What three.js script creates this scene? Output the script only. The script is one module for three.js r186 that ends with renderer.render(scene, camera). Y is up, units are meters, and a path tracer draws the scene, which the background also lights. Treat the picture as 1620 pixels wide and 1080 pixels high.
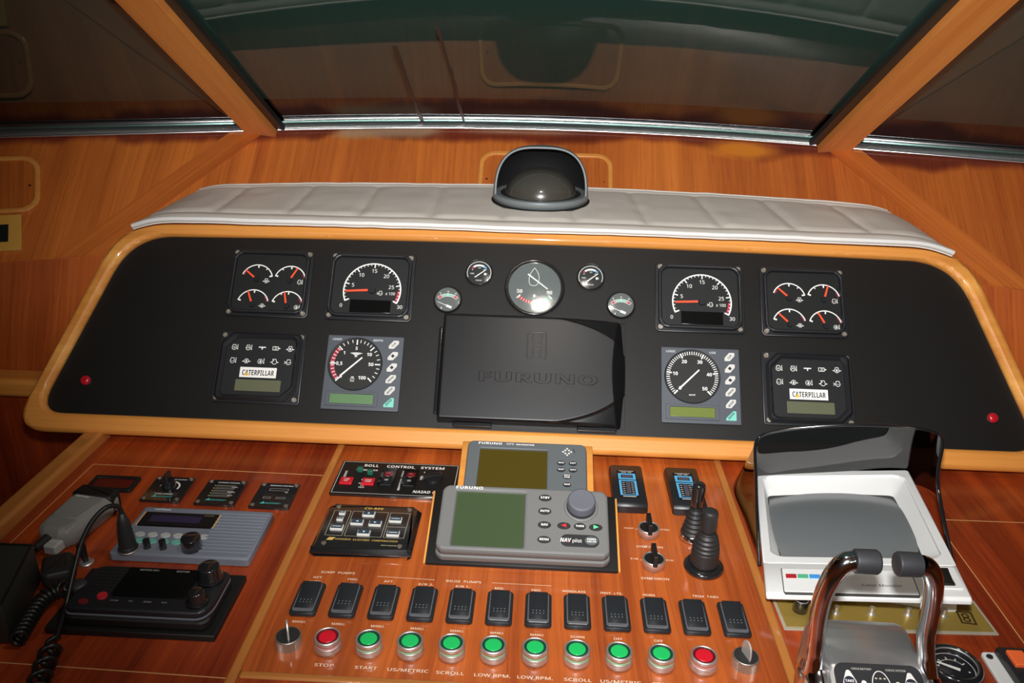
import * as THREE from 'three';
import { RoundedBoxGeometry } from 'three/addons/geometries/RoundedBoxGeometry.js';
import { TextGeometry } from 'three/addons/geometries/TextGeometry.js';
import { ConvexGeometry } from 'three/addons/geometries/ConvexGeometry.js';
import { FontLoader } from 'three/addons/loaders/FontLoader.js';
import { mergeGeometries, toCreasedNormals } from 'three/addons/utils/BufferGeometryUtils.js';

// ---------------------------------------------------------------- camera, light, exposure
// Metres. The console top is the plane y = DESK; x runs to starboard, -z towards the bow.
const DESK = 0.9;
const scene = new THREE.Scene();
scene.background = new THREE.Color(0x000000);
const camera = new THREE.PerspectiveCamera(2 * Math.atan(540 / 1300) * 180 / Math.PI, 1.5, 0.05, 30);
camera.rotation.order = 'YXZ';
camera.position.set(0.0146, DESK + 0.652, 0);
camera.rotation.set(-0.39924, 0.03837, 0.02189);
scene.add(camera);

const renderer = new THREE.WebGLRenderer({ antialias: true });
renderer.toneMapping = THREE.LinearToneMapping;
renderer.toneMappingExposure = 1.0;
renderer.shadowMap.enabled = true;

// the photographer's flash, just above the lens
const flash = new THREE.SpotLight(0xffffff, 7.4, 0, THREE.MathUtils.degToRad(48), 1, 2);
flash.name = 'flash_light';
flash.position.set(0.02, DESK + 0.745, -0.04);
flash.target.position.set(0.15, DESK + 0.36, -1.30);
flash.castShadow = true;
flash.shadow.radius = 1.2;
flash.shadow.mapSize.set(2048, 2048);
scene.add(flash, flash.target);

// ceiling downlights, the two aft ones added as ambient fill: [x, z, candela]
const DOWNLIGHTS = [[0.035, -0.70, 0.55], [-0.45, 0.55, 0.9], [0.45, 0.55, 0.9]];

// ---------------------------------------------------------------- helpers
const rnd = (() => { let s = 20240611; return () => { s = (s + 0x6d2b79f5) | 0; let t = Math.imul(s ^ (s >>> 15), 1 | s); t = (t + Math.imul(t ^ (t >>> 7), 61 | t)) ^ t; return ((t ^ (t >>> 14)) >>> 0) / 4294967296; }; })();
const lin = (r, g, b) => new THREE.Color().setRGB(r, g, b);
const names = {};
function numbered(n) { names[n] = (names[n] ?? -1) + 1; return names[n] ? n + '_' + String(names[n]).padStart(3, '0') : n; }
function mesh(name, geo, mat, parent) {
  const m = new THREE.Mesh(geo, mat); m.castShadow = m.receiveShadow = true;
  if (parent) { m.name = name; parent.add(m); } else { m.name = numbered(name); scene.add(m); }
  return m;
}
function tag(o, label, category, group) { o.userData.label = label; o.userData.category = category; if (group) o.userData.group = group; return o; }
function thing(name, label, category, group) { const g = new THREE.Group(); g.name = numbered(name); scene.add(g); return tag(g, label, category, group); }
function struct(name, geo, mat) { const m = mesh(name, geo, mat); m.userData.kind = 'structure'; return m; }
function structGroup(name) { const g = new THREE.Group(); g.name = numbered(name); g.userData.kind = 'structure'; scene.add(g); return g; }
function copyOf(o, label) { const c = o.clone(); c.name = numbered(o.name.replace(/_\d{3}$/, '')); c.userData = { ...o.userData, label }; scene.add(c); return c; }
// desk frame: local x = starboard, y = towards the bow, z = up
function onDesk(o, x, d, yaw = 0, h = 0) { o.position.set(x, DESK + h, -d); o.quaternion.setFromEuler(new THREE.Euler(-Math.PI / 2, 0, 0)).multiply(new THREE.Quaternion().setFromAxisAngle(new THREE.Vector3(0, 0, 1), yaw)); return o; }
// tilted desk frame: the local y axis rises by tilt towards the bow
function onWedge(o, x, d, h, tilt) { o.position.set(x, DESK + h, -d); o.rotation.set(-Math.PI / 2 + tilt, 0, 0); return o; }
// dash panel frame: local x = starboard, y = up the slope, z = out of the panel
const PA = 0.87323, PUP = new THREE.Vector3(0, Math.sin(PA), -Math.cos(PA)), PN = new THREE.Vector3(0, Math.cos(PA), Math.sin(PA)), P0 = new THREE.Vector3(0, DESK + 0.032, -1.105);
const panelPoint = (u, v, n = 0) => P0.clone().addScaledVector(PUP, v).addScaledVector(PN, n).setX(u);
function onPanel(o, u, v, n = 0) { o.position.copy(panelPoint(u, v, n)); o.rotation.set(PA - Math.PI / 2, 0, 0); return o; }

function rr(w, h, r, S = new THREE.Shape()) {
  const x = w / 2, y = h / 2; r = Math.min(r, x, y);
  S.moveTo(-x + r, -y); S.lineTo(x - r, -y); S.absarc(x - r, -y + r, r, -Math.PI / 2, 0); S.lineTo(x, y - r); S.absarc(x - r, y - r, r, 0, Math.PI / 2);
  S.lineTo(-x + r, y); S.absarc(-x + r, y - r, r, Math.PI / 2, Math.PI); S.lineTo(-x, -y + r); S.absarc(-x + r, -y + r, r, Math.PI, Math.PI * 1.5); return S;
}
function rp(pts, rad, S = new THREE.Shape()) {            // polygon with rounded corners
  const n = pts.length;
  for (let i = 0; i < n; i++) {
    const p = new THREE.Vector2(...pts[i]), a = new THREE.Vector2(...pts[(i + n - 1) % n]), b = new THREE.Vector2(...pts[(i + 1) % n]);
    const r = Array.isArray(rad) ? rad[i] : rad, da = a.sub(p), db = b.sub(p);
    const A = p.clone().addScaledVector(da.clone().normalize(), Math.min(r, da.length() * .49)), B = p.clone().addScaledVector(db.clone().normalize(), Math.min(r, db.length() * .49));
    if (i) S.lineTo(A.x, A.y); else S.moveTo(A.x, A.y);
    S.quadraticCurveTo(p.x, p.y, B.x, B.y);
  }
  S.closePath(); return S;
}
function extrude(shape, t, b = 0, seg = 3, curve = 10) {  // z from 0 to t, bevel b inside the outline
  const g = new THREE.ExtrudeGeometry(shape, { depth: t - 2 * b, bevelEnabled: b > 0, bevelThickness: b, bevelSize: b, bevelOffset: -b, bevelSegments: seg, curveSegments: curve });
  g.translate(0, 0, b); const q = toCreasedNormals(g, 0.7), p = q.attributes.position, N = q.attributes.normal, A = new THREE.Vector3(), B = new THREE.Vector3(), C = new THREE.Vector3();
  for (let i = 0; i < p.count; i += 3) {                 // the flat faces stay flat up to their edges
    A.fromBufferAttribute(p, i); B.fromBufferAttribute(p, i + 1).sub(A); C.fromBufferAttribute(p, i + 2).sub(A); B.cross(C).normalize();
    if (Math.abs(B.z) > 0.9995) for (let k = 0; k < 3; k++) N.setXYZ(i + k, B.x, B.y, B.z);
  }
  return q;
}
const plate = (w, h, t, r, b) => extrude(rr(w, h, r), t, b);
function frameGeo(w, h, r, w2, h2, r2, t, b) { const s = rr(w, h, r); s.holes.push(rr(w2, h2, r2, new THREE.Path())); return extrude(s, t, b); }
const at = (g, x = 0, y = 0, z = 0) => g.translate(x, y, z);
const lathe = (pts, seg = 40) => new THREE.LatheGeometry(pts.map(p => new THREE.Vector2(Math.max(p[0], 1e-5), p[1])), seg).rotateX(Math.PI / 2);
const cyl = (r1, r2, h, seg = 32) => new THREE.CylinderGeometry(r2, r1, h, seg).rotateX(Math.PI / 2).translate(0, 0, h / 2);
const box = (w, h, t) => new THREE.BoxGeometry(w, h, t).translate(0, 0, t / 2);
const rbox = (w, h, t, r, s = 3) => new RoundedBoxGeometry(w, h, t, s, r).translate(0, 0, t / 2);
const disc = (r, seg = 40) => new THREE.CircleGeometry(r, seg);
const tube = (pts, r, seg = 60, rs = 8) => new THREE.TubeGeometry(new THREE.CatmullRomCurve3(pts.map(p => p.isVector3 ? p : new THREE.Vector3(...p))), seg, r, rs);
const merged = (...gs) => mergeGeometries(gs.map(g => { const q = g.index ? g.toNonIndexed() : g.clone(); for (const k of Object.keys(q.attributes)) if (!['position', 'normal', 'uv'].includes(k)) q.deleteAttribute(k); return q; }));
// uv in metres by box mapping; the grain runs along the given axis (0 x, 1 y, 2 z)
const TILE = 0.6;
function grain(g, axis, off = 0) {
  if (g.index) g = g.toNonIndexed();
  const p = g.attributes.position, n = g.attributes.normal, uv = new Float32Array(p.count * 2);
  for (let i = 0; i < p.count; i++) {
    const P = [p.getX(i), p.getY(i), p.getZ(i)], N = [n.getX(i), n.getY(i), n.getZ(i)].map(Math.abs);
    let k = N.indexOf(Math.max(...N)); let ax = [0, 1, 2].filter(a => a !== k);
    let v, u; if (ax.includes(axis)) { v = axis; u = ax.find(a => a !== axis); } else { u = ax[0]; v = ax[1]; }
    uv[2 * i] = (P[u] + off) / TILE; uv[2 * i + 1] = (P[v] + off * 1.7) / TILE;
  }
  g.setAttribute('uv', new THREE.BufferAttribute(uv, 2)); return g;
}
// a grid surface from a function (s, t in 0..1) -> [x, y, z]
function surf(f, ns, nt, flip) {
  const pos = [], idx = [], uv = [];
  for (let j = 0; j <= nt; j++) for (let i = 0; i <= ns; i++) { const q = f(i / ns, j / nt); pos.push(q[0], q[1], q[2]); uv.push(q[3] ?? i / ns, q[4] ?? j / nt); }
  for (let j = 0; j < nt; j++) for (let i = 0; i < ns; i++) { const a = j * (ns + 1) + i, b = a + 1, c = a + ns + 1, d = c + 1; flip ? idx.push(a, c, b, b, c, d) : idx.push(a, b, c, b, d, c); }
  const g = new THREE.BufferGeometry(); g.setAttribute('position', new THREE.Float32BufferAttribute(pos, 3)); g.setAttribute('uv', new THREE.Float32BufferAttribute(uv, 2)); g.setIndex(idx); g.computeVertexNormals(); return g;
}
// a closed sheet of thickness th: the surface f and its copy moved along -dir
function sheet(f, ns, nt, dir, th) {
  const A = (s, t) => f(s, t), B = (s, t) => { const q = f(s, t); return [q[0] - dir[0] * th, q[1] - dir[1] * th, q[2] - dir[2] * th, q[3], q[4]]; };
  const side = (e, n, flip) => surf((s, t) => { const [a, b] = e(s); const p = A(a, b), q = B(a, b); const k = [0, 1, 2].map(i => p[i] + (q[i] - p[i]) * t); return [...k, p[3], p[4] !== undefined ? p[4] + t * th / TILE : undefined]; }, n, 1, flip);
  return merged(surf(A, ns, nt), surf(B, ns, nt, true), side(s => [s, 0], ns, true), side(s => [s, 1], ns), side(s => [0, s], nt), side(s => [1, s], nt, true));
}

// ---------------------------------------------------------------- textures
const hash = (x, y, s) => { let h = Math.imul(x, 374761393) ^ Math.imul(y, 668265263) ^ Math.imul(s, 982451653); h = Math.imul(h ^ (h >>> 13), 1274126177); return ((h ^ (h >>> 16)) >>> 0) / 4294967296; };
const noise = (x, y, s) => { const xi = Math.floor(x), yi = Math.floor(y); let u = x - xi, v = y - yi; u = u * u * (3 - 2 * u); v = v * v * (3 - 2 * v); const a = hash(xi, yi, s), b = hash(xi + 1, yi, s), c = hash(xi, yi + 1, s), d = hash(xi + 1, yi + 1, s); return 2 * (a + (b - a) * u + (c - a) * v + (a - b - c + d) * u * v) - 1; };
function woodPixels(w, h, mw, mh, lo, hi, seed, o = {}) {   // grain along the second axis; lo / hi are sRGB triples
  const data = new Uint8ClampedArray(w * h * 4), { band = 22, fine = 1, fig = 1, amp = 0.38 } = o;
  for (let j = 0; j < h; j++) for (let i = 0; i < w; i++) {
    const u = i / w * mw, v = j / h * mh;
    const uw = u + 0.012 * noise(u * 6, v * 2.2, seed) * fig + 0.003 * noise(u * 25, v * 7, seed + 1) * fig;
    const b = 0.6 * noise(uw * band, v * 0.9, seed + 2) + 0.4 * noise(uw * band * 3.1, v * 1.6, seed + 3);
    const f = 0.55 * noise(uw * 260, v * 5, seed + 4) + 0.45 * noise(uw * 620, v * 11, seed + 5);
    const pore = Math.max(0, noise(uw * 900, v * 28, seed + 6) - 0.45) * 1.1;
    const flame = 0.35 * noise(u * 9, v * 9, seed + 7) * fig;
    const k = Math.min(1, Math.max(0, 0.56 + amp * b + 0.20 * f * fine + 0.2 * flame - 0.34 * pore * fine)), q = (j * w + i) * 4;
    for (let c = 0; c < 3; c++) data[q + c] = lo[c] + (hi[c] - lo[c]) * k;
    data[q + 3] = 255;
  }
  return data;
}
function woodCanvas(w, h, mw, mh, lo, hi, seed, o) { const c = document.createElement('canvas'); c.width = w; c.height = h; c.getContext('2d').putImageData(new ImageData(woodPixels(w, h, mw, mh, lo, hi, seed, o), w, h), 0, 0); return c; }
function canvasTexture(c, repeat) { const t = new THREE.CanvasTexture(c); t.colorSpace = THREE.SRGBColorSpace; t.magFilter = THREE.LinearFilter; if (repeat) t.wrapS = t.wrapT = THREE.MirroredRepeatWrapping; t.anisotropy = 8; return t; }
const CHERRY = [[128, 50, 12], [216, 112, 44]], MAHOGANY = [[98, 26, 6], [186, 76, 22]], DECKW = [[150, 66, 16], [226, 128, 48]], MAPLE = [[206, 124, 48], [248, 180, 90]];
const woodTex = (pal, seed, o) => canvasTexture(woodCanvas(1024, 1024, TILE, TILE, pal[0], pal[1], seed, o), true);
const std = (color, roughness, o = {}) => new THREE.MeshPhysicalMaterial({ color: Array.isArray(color) ? lin(...color) : color, roughness, ...o });
const gloss = { clearcoat: 1, clearcoatRoughness: 0.07 };
const M = {
  cherry: std(0xffffff, 0.5, { map: woodTex(CHERRY, 11), ...gloss, clearcoat: 0.5, clearcoatRoughness: 0.12 }),
  lowerWood: std(0xffffff, 0.6, { map: woodTex(CHERRY, 12, { band: 12 }), specularIntensity: 0.3, clearcoat: 0.1, clearcoatRoughness: 0.3 }),
  mahogany: std(0xffffff, 0.5, { map: woodTex(MAHOGANY, 21), ...gloss, clearcoat: 0.5, clearcoatRoughness: 0.12 }),
  deck: std(0xffffff, 0.5, { map: woodTex(DECKW, 31, { band: 11, fig: 0.6, amp: 0.46 }), ...gloss, clearcoat: 0.7, clearcoatRoughness: 0.10 }),
  maple: std(0xffffff, 0.5, { map: woodTex(MAPLE, 51, { band: 30, fig: 0.5, fine: 0.7 }), ...gloss }),
  strip: std(0xffffff, 0.5, { map: woodTex([[168, 100, 40], [212, 142, 70]], 52, { band: 30, fig: 0.5, fine: 0.7 }), ...gloss }),
  inlay: std([0.60, 0.30, 0.12], 0.5),
  board: std([0.009, 0.008, 0.007], 0.5, { specularIntensity: 0.6 }),
  bezel: std([0.012, 0.013, 0.015], 0.40),
  blackGloss: std([0.012, 0.012, 0.013], 0.18, gloss),
  blackMatt: std([0.006, 0.006, 0.006], 0.55),
  rubber: std([0.018, 0.018, 0.018], 0.5),
  cover: std([0.008, 0.008, 0.009], 0.34, { specularIntensity: 0.8 }),
  needleRed: std([0.95, 0.09, 0.03], 0.5),
  needleWhite: std([0.85, 0.84, 0.80], 0.5),
  screw: std([0.45, 0.40, 0.33], 0.4, { metalness: 0.8 }),
  greyDial: std([0.10, 0.115, 0.112], 0.5),
  logic: std([0.070, 0.080, 0.095], 0.5),
  keyWhite: std([0.62, 0.61, 0.57], 0.6),
  keyGreen: std([0.20, 0.60, 0.48], 0.6),
  lcdOlive: std([0.125, 0.130, 0.078], 0.3),
  lcdGreen: std([0.13, 0.23, 0.11], 0.25),
  lcdLime: std([0.16, 0.20, 0.045], 0.25),
  lcdDark: std([0.004, 0.004, 0.004], 0.2),
  navGrey: std([0.155, 0.155, 0.150], 0.55),
  navKnob: std([0.115, 0.118, 0.14], 0.6),
  navLcd: std([0.052, 0.078, 0.036], 0.22),
  gpsGrey: std([0.100, 0.112, 0.118], 0.55),
  gpsLcd: std([0.070, 0.050, 0.006], 0.22),
  keyDark: std([0.02, 0.02, 0.022], 0.5),
  redKey: std([0.5, 0.02, 0.03], 0.4),
  greenKey: std([0.15, 0.65, 0.35], 0.4),
  vhfGrey: std([0.165, 0.180, 0.215], 0.55),
  vhfButton: std([0.42, 0.42, 0.40], 0.6),
  vhfTeal: std([0.13, 0.40, 0.32], 0.6),
  brassLine: std([0.75, 0.42, 0.12], 0.4),
  micGrey: std([0.22, 0.215, 0.20], 0.45),
  redLcd: std([0.10, 0.006, 0.006], 0.25),
  caseGrey: std([0.024, 0.027, 0.023], 0.6),
  cable: std([0.012, 0.012, 0.012], 0.32),
  alu: std([0.78, 0.76, 0.73], 0.42, { metalness: 0.9 }),
  aluDark: std([0.52, 0.49, 0.43], 0.42, { metalness: 0.9 }),
  chrome: std([0.84, 0.85, 0.87], 0.12, { metalness: 1 }),
  satin: std([0.55, 0.54, 0.53], 0.3, { metalness: 0.85 }),
  post: std(0xffffff, 0.5, { map: woodTex([[204, 116, 44], [246, 166, 82]], 61, { band: 18, fig: 0.5 }), ...gloss, clearcoat: 0.7 }),
  drip: std([0.045, 0.022, 0.012], 0.6),
  sealMetal: std([0.72, 0.72, 0.72], 0.2, { metalness: 0.95 }),
  pearl: std([0.60, 0.58, 0.55], 0.3, { metalness: 0.5 }),
  steelDark: std([0.05, 0.05, 0.05], 0.35, { metalness: 0.5 }),
  lensRed: std([0.62, 0.008, 0.022], 0.3, { clearcoat: 0.6, clearcoatRoughness: 0.2 }),
  lensGreen: std([0.015, 0.50, 0.115], 0.3, { clearcoat: 0.6, clearcoatRoughness: 0.2 }),
  lensRim: std([0.01, 0.045, 0.025], 0.3),
  lensRimRed: std([0.12, 0.004, 0.01], 0.3),
  clearRed: std([0.75, 0.30, 0.28], 0.25, { metalness: 0.3 }),
  clearGreen: std([0.36, 0.60, 0.34], 0.25, { metalness: 0.3 }),
  lampRed: std([0.50, 0.008, 0.02], 0.25, gloss),
  clearGuard: std([0.8, 0.8, 0.8], 0.05, { transmission: 1, thickness: 0, ior: 1.45 }),
  gaugeGlass: std([0.97, 0.98, 0.98], 0.13, { transmission: 1, thickness: 0, ior: 1.5 }),
  vinyl: std([0.78, 0.70, 0.62], 0.48),
  piping: std([0.74, 0.72, 0.68], 0.4),
  compassGrey: std([0.20, 0.22, 0.225], 0.42, { metalness: 0.2 }),
  compassIn: std([0.006, 0.006, 0.006], 0.7),
  compassDome: std([0.060, 0.056, 0.046], 0.25, gloss),
  monitor: std([0.80, 0.80, 0.78], 0.5),
  monitorSeam: std([0.05, 0.045, 0.04], 0.6),
  crt: std([0.165, 0.178, 0.182], 0.2),
  smoked: std([0.030, 0.024, 0.024], 0.02, { transmission: 1, thickness: 0, ior: 1.7 }),
  smokedEdge: std([0.008, 0.008, 0.010], 0.12, gloss),
  brass: std([0.36, 0.25, 0.055], 0.42, { metalness: 0.35 }),
  brassEdge: std([0.38, 0.34, 0.26], 0.4),
  gripGrey: std([0.026, 0.027, 0.030], 0.5),
  switchBlack: std([0.016, 0.018, 0.021], 0.35),
  switchPale: std([0.11, 0.11, 0.12], 0.3),
  dullRed: std([0.16, 0.012, 0.016], 0.4),
  orange: std([0.95, 0.16, 0.04], 0.5),
  whitePlate: std([0.72, 0.72, 0.70], 0.45),
  blue: std([0.11, 0.42, 0.68], 0.5),
  blueLcd: std([0.075, 0.075, 0.105], 0.3),
  gasket: std([0.010, 0.013, 0.012], 0.35),
  pane: std([0.55, 0.72, 0.68], 0.0, { transmission: 1, thickness: 0, ior: 1.55 }),
  canvasCover: std([0.055, 0.098, 0.090], 0.9),
  headliner: std([0.50, 0.49, 0.47], 0.8),
  carpet: std([0.10, 0.07, 0.05], 0.95),
  lampGlow: std([0.8, 0.8, 0.8], 0.5, { emissive: lin(1, 0.98, 0.94), emissiveIntensity: 14 }),
  lampRing: std([0.6, 0.6, 0.6], 0.3, { metalness: 0.8 }),
};

// one print atlas for dials, lettering and logos
const ATLAS = 2048, atlasCanvas = document.createElement('canvas'); atlasCanvas.width = atlasCanvas.height = ATLAS;
const actx = atlasCanvas.getContext('2d'); let ax0 = 4, ay0 = 4, arow = 0;
M.print = std(0xffffff, 0.6, { map: canvasTexture(atlasCanvas), transparent: true });
function printGeo(w, h, draw, ppm = 4000) {               // draw(ctx) in millimetres, origin in the middle, y down
  const W = Math.ceil(w * ppm), H = Math.ceil(h * ppm);
  if (ax0 + W + 6 > ATLAS) { ax0 = 4; ay0 += arow + 6; arow = 0; }
  if (ay0 + H + 4 > ATLAS) throw new Error('print atlas is full');
  actx.save(); actx.beginPath(); actx.rect(ax0, ay0, W, H); actx.clip(); actx.translate(ax0 + W / 2, ay0 + H / 2); actx.scale(ppm / 1000, ppm / 1000);
  actx.textAlign = 'center'; actx.textBaseline = 'middle'; draw(actx); actx.restore();
  const g = new THREE.PlaneGeometry(w, h), uv = g.attributes.uv, [x, y] = [ax0, ay0];
  for (let i = 0; i < uv.count; i++) uv.setXY(i, (x + 0.5 + uv.getX(i) * (W - 1)) / ATLAS, 1 - (y + 0.5 + (1 - uv.getY(i)) * (H - 1)) / ATLAS);
  ax0 += W + 6; arow = Math.max(arow, H); return g;
}
function put(c, s, x, y, size, o = {}) {                   // text at (x, y) mm; o.w = wanted width
  if (o.tri === undefined && '\u25b2\u25bc\u25c0\u25b6\u25c6'.includes(s)) {   // arrows and the diamond are drawn
    const k = '\u25b6\u25bc\u25c0\u25b2\u25c6'.indexOf(s), r = size * 0.42; c.save(); c.translate(x, y); c.fillStyle = o.color ?? '#f2f0ea'; c.beginPath();
    if (k === 4) { c.rotate(-0.1); c.moveTo(r * .8, 0); c.lineTo(0, r * .8); c.lineTo(-r * .8, 0); c.lineTo(0, -r * .8); } else { c.rotate(k * Math.PI / 2); c.moveTo(r, 0); c.lineTo(-r * .75, r * .8); c.lineTo(-r * .75, -r * .8); }
    c.closePath(); c.fill(); c.restore(); return;
  }
  c.save(); c.translate(x, y); if (o.rot) c.rotate(o.rot); c.font = (o.weight ?? 'bold') + ' 20px ' + (o.font ?? 'sans-serif'); c.fillStyle = o.color ?? '#f2f0ea'; c.textAlign = o.align ?? 'center'; c.textBaseline = 'middle';
  const k = size / 20, m = c.measureText(s).width * k; c.scale(k * (o.w ? o.w / m : 1), k); if (o.skew) c.transform(1, 0, -o.skew, 1, 0, 0); c.fillText(s, 0, 0); c.restore();
}
const rad = Math.PI / 180;
const W = '#f1efe9';
const bg = (c, w, h, col) => { c.fillStyle = col; c.fillRect(-w * 500 - 1, -h * 500 - 1, w * 1000 + 2, h * 1000 + 2); };
function arc(c, x, y, r, a0, a1, lw, col) { c.strokeStyle = col; c.lineWidth = lw; c.beginPath(); c.arc(x, y, r, -a0 * rad, -a1 * rad, a0 > a1 ? false : true); c.stroke(); }
function tick(c, x, y, a, r0, r1, lw, col = W) { c.strokeStyle = col; c.lineWidth = lw; c.beginPath(); c.moveTo(x + Math.cos(a * rad) * r0, y - Math.sin(a * rad) * r0); c.lineTo(x + Math.cos(a * rad) * r1, y - Math.sin(a * rad) * r1); c.stroke(); }

// ---------------------------------------------------------------- the cabin
const EYE = DESK + 0.652, CEIL = EYE + 0.36;
struct('floor', at(new THREE.BoxGeometry(3.6, 0.06, 4.0), 0, -0.03, -0.2), M.carpet);
struct('ceiling', at(new THREE.BoxGeometry(3.4, 0.05, 2.6), 0, CEIL + 0.025, 0.55), M.headliner);
struct('wall_back', at(new THREE.BoxGeometry(3.6, 2.4, 0.06), 0, 1.0, 1.83), M.deck);
struct('wall_port', at(new THREE.BoxGeometry(0.06, 2.6, 4.1), -1.72, 1.05, -0.15), M.deck);
struct('wall_starboard', at(new THREE.BoxGeometry(0.06, 2.6, 4.1), 1.72, 1.05, -0.15), M.deck);
// foot of the windscreen: a curve in plan (x -> distance), then straight wings
const KINK = 0.585, baseD = x => { const a = Math.abs(x); return a <= KINK ? 1.852 - 0.363 * a * a : 1.728 - 0.37 * (a - KINK); };
const CREASE0 = 0.297, BASEY = EYE - 0.262, C42 = Math.cos(42 * rad), S42 = Math.sin(42 * rad), RV = [0, 0.4852, 0.8744];
const wing = Math.hypot(1, 0.37);
// fascia below the windscreen, falling towards the dash at 42 degrees
const wallFront = structGroup('wall_front');
// veneer of the middle fascia: darker band, pale and yellow patches along the foot of the glass
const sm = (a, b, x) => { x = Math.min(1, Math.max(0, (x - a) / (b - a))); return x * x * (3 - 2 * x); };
function patchyVeneer(x0, x1, ds, W, H, seed) {
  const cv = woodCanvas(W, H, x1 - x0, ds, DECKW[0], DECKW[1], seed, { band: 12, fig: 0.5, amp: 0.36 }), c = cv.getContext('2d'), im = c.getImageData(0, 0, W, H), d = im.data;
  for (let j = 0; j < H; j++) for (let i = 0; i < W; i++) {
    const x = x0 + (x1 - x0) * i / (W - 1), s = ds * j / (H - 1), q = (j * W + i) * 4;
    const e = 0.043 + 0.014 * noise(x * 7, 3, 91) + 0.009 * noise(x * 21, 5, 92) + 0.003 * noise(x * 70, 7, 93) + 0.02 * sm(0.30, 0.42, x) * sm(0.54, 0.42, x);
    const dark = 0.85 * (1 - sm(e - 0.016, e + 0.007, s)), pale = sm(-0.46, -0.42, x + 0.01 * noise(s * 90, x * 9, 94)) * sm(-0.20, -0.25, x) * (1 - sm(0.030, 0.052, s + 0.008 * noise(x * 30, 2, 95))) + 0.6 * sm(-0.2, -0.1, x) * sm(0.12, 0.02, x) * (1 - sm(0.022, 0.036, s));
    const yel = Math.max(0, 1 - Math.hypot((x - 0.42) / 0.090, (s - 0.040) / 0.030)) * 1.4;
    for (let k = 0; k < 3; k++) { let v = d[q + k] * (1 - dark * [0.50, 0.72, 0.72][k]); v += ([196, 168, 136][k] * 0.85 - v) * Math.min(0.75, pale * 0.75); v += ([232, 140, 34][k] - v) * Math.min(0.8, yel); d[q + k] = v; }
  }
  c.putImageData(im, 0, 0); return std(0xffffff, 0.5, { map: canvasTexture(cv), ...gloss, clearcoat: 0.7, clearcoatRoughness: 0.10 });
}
M.fascia = patchyVeneer(-KINK, KINK, 0.42, 2048, 640, 31); M.fasciaPort = patchyVeneer(-1.70, -KINK, CREASE0, 1536, 420, 32); M.fasciaStarboard = patchyVeneer(KINK, 1.70, CREASE0, 1536, 420, 33);
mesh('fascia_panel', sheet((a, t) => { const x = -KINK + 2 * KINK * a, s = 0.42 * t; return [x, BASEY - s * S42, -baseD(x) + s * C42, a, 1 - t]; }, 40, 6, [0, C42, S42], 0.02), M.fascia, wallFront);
// added strips standing in for the reflection of the posts in the fascia
for (const sg of [-1, 1]) mesh('post_reflection_strip', sheet((a, t) => { const s = 0.012 + 0.284 * t, x = sg * (0.560 + 0.065 * a + 0.86 * s); return [x, BASEY - s * S42 + 0.002 * C42, -baseD(x) + s * C42 + 0.002 * S42, a * 0.065 / TILE + 0.6, s * 1.3 / TILE]; }, 4, 12, [0, C42, S42], 0.004), M.deck, wallFront);
const CREASE = CREASE0;
for (const sg of [-1, 1]) {
  const X = a => sg < 0 ? -1.70 + (1.70 - KINK) * a : KINK + (1.70 - KINK) * a;
  const P = (a, s) => { const x = X(a); return [x, BASEY - s * S42, -baseD(x) + s * C42, x * wing / TILE + 0.2, s / TILE]; };
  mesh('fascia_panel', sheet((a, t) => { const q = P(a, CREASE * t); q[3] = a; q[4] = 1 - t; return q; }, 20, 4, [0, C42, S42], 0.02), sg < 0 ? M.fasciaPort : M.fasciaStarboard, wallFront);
  mesh('lower_panel', sheet((a, t) => { const q = P(a, CREASE), y = EYE - 0.66, z = -1.30; return [q[0], q[1] + (y - q[1]) * t, q[2] + (z - q[2]) * t, q[3] + 0.1, t * 0.25 / TILE + 0.5]; }, 20, 4, [0, 0.5, 0.86], 0.02), M.lowerWood, wallFront);
  const rail = mesh('rail', grain(at(rbox(0.95, 0.05, 0.036, 0.010), 0, 0, 0).rotateX(-Math.PI / 2), 0), M.maple, wallFront); rail.position.set(sg * 1.2, EYE - 0.677, -1.285);
  const low = mesh('lower_panel', grain(new THREE.BoxGeometry(1.1, 1.2, 0.03), 1), M.mahogany, wallFront); low.position.set(sg * 1.15, EYE - 1.28, -1.30);
}
const swept = (x0, x1, n, L0, L1, off = 0) => (a, t) => { const x = x0 + (x1 - x0) * a, L = L0 + (L1 - L0) * t; return [x, BASEY + RV[1] * L + RV[2] * off, -baseD(x) + RV[2] * L - RV[1] * off]; };
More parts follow.
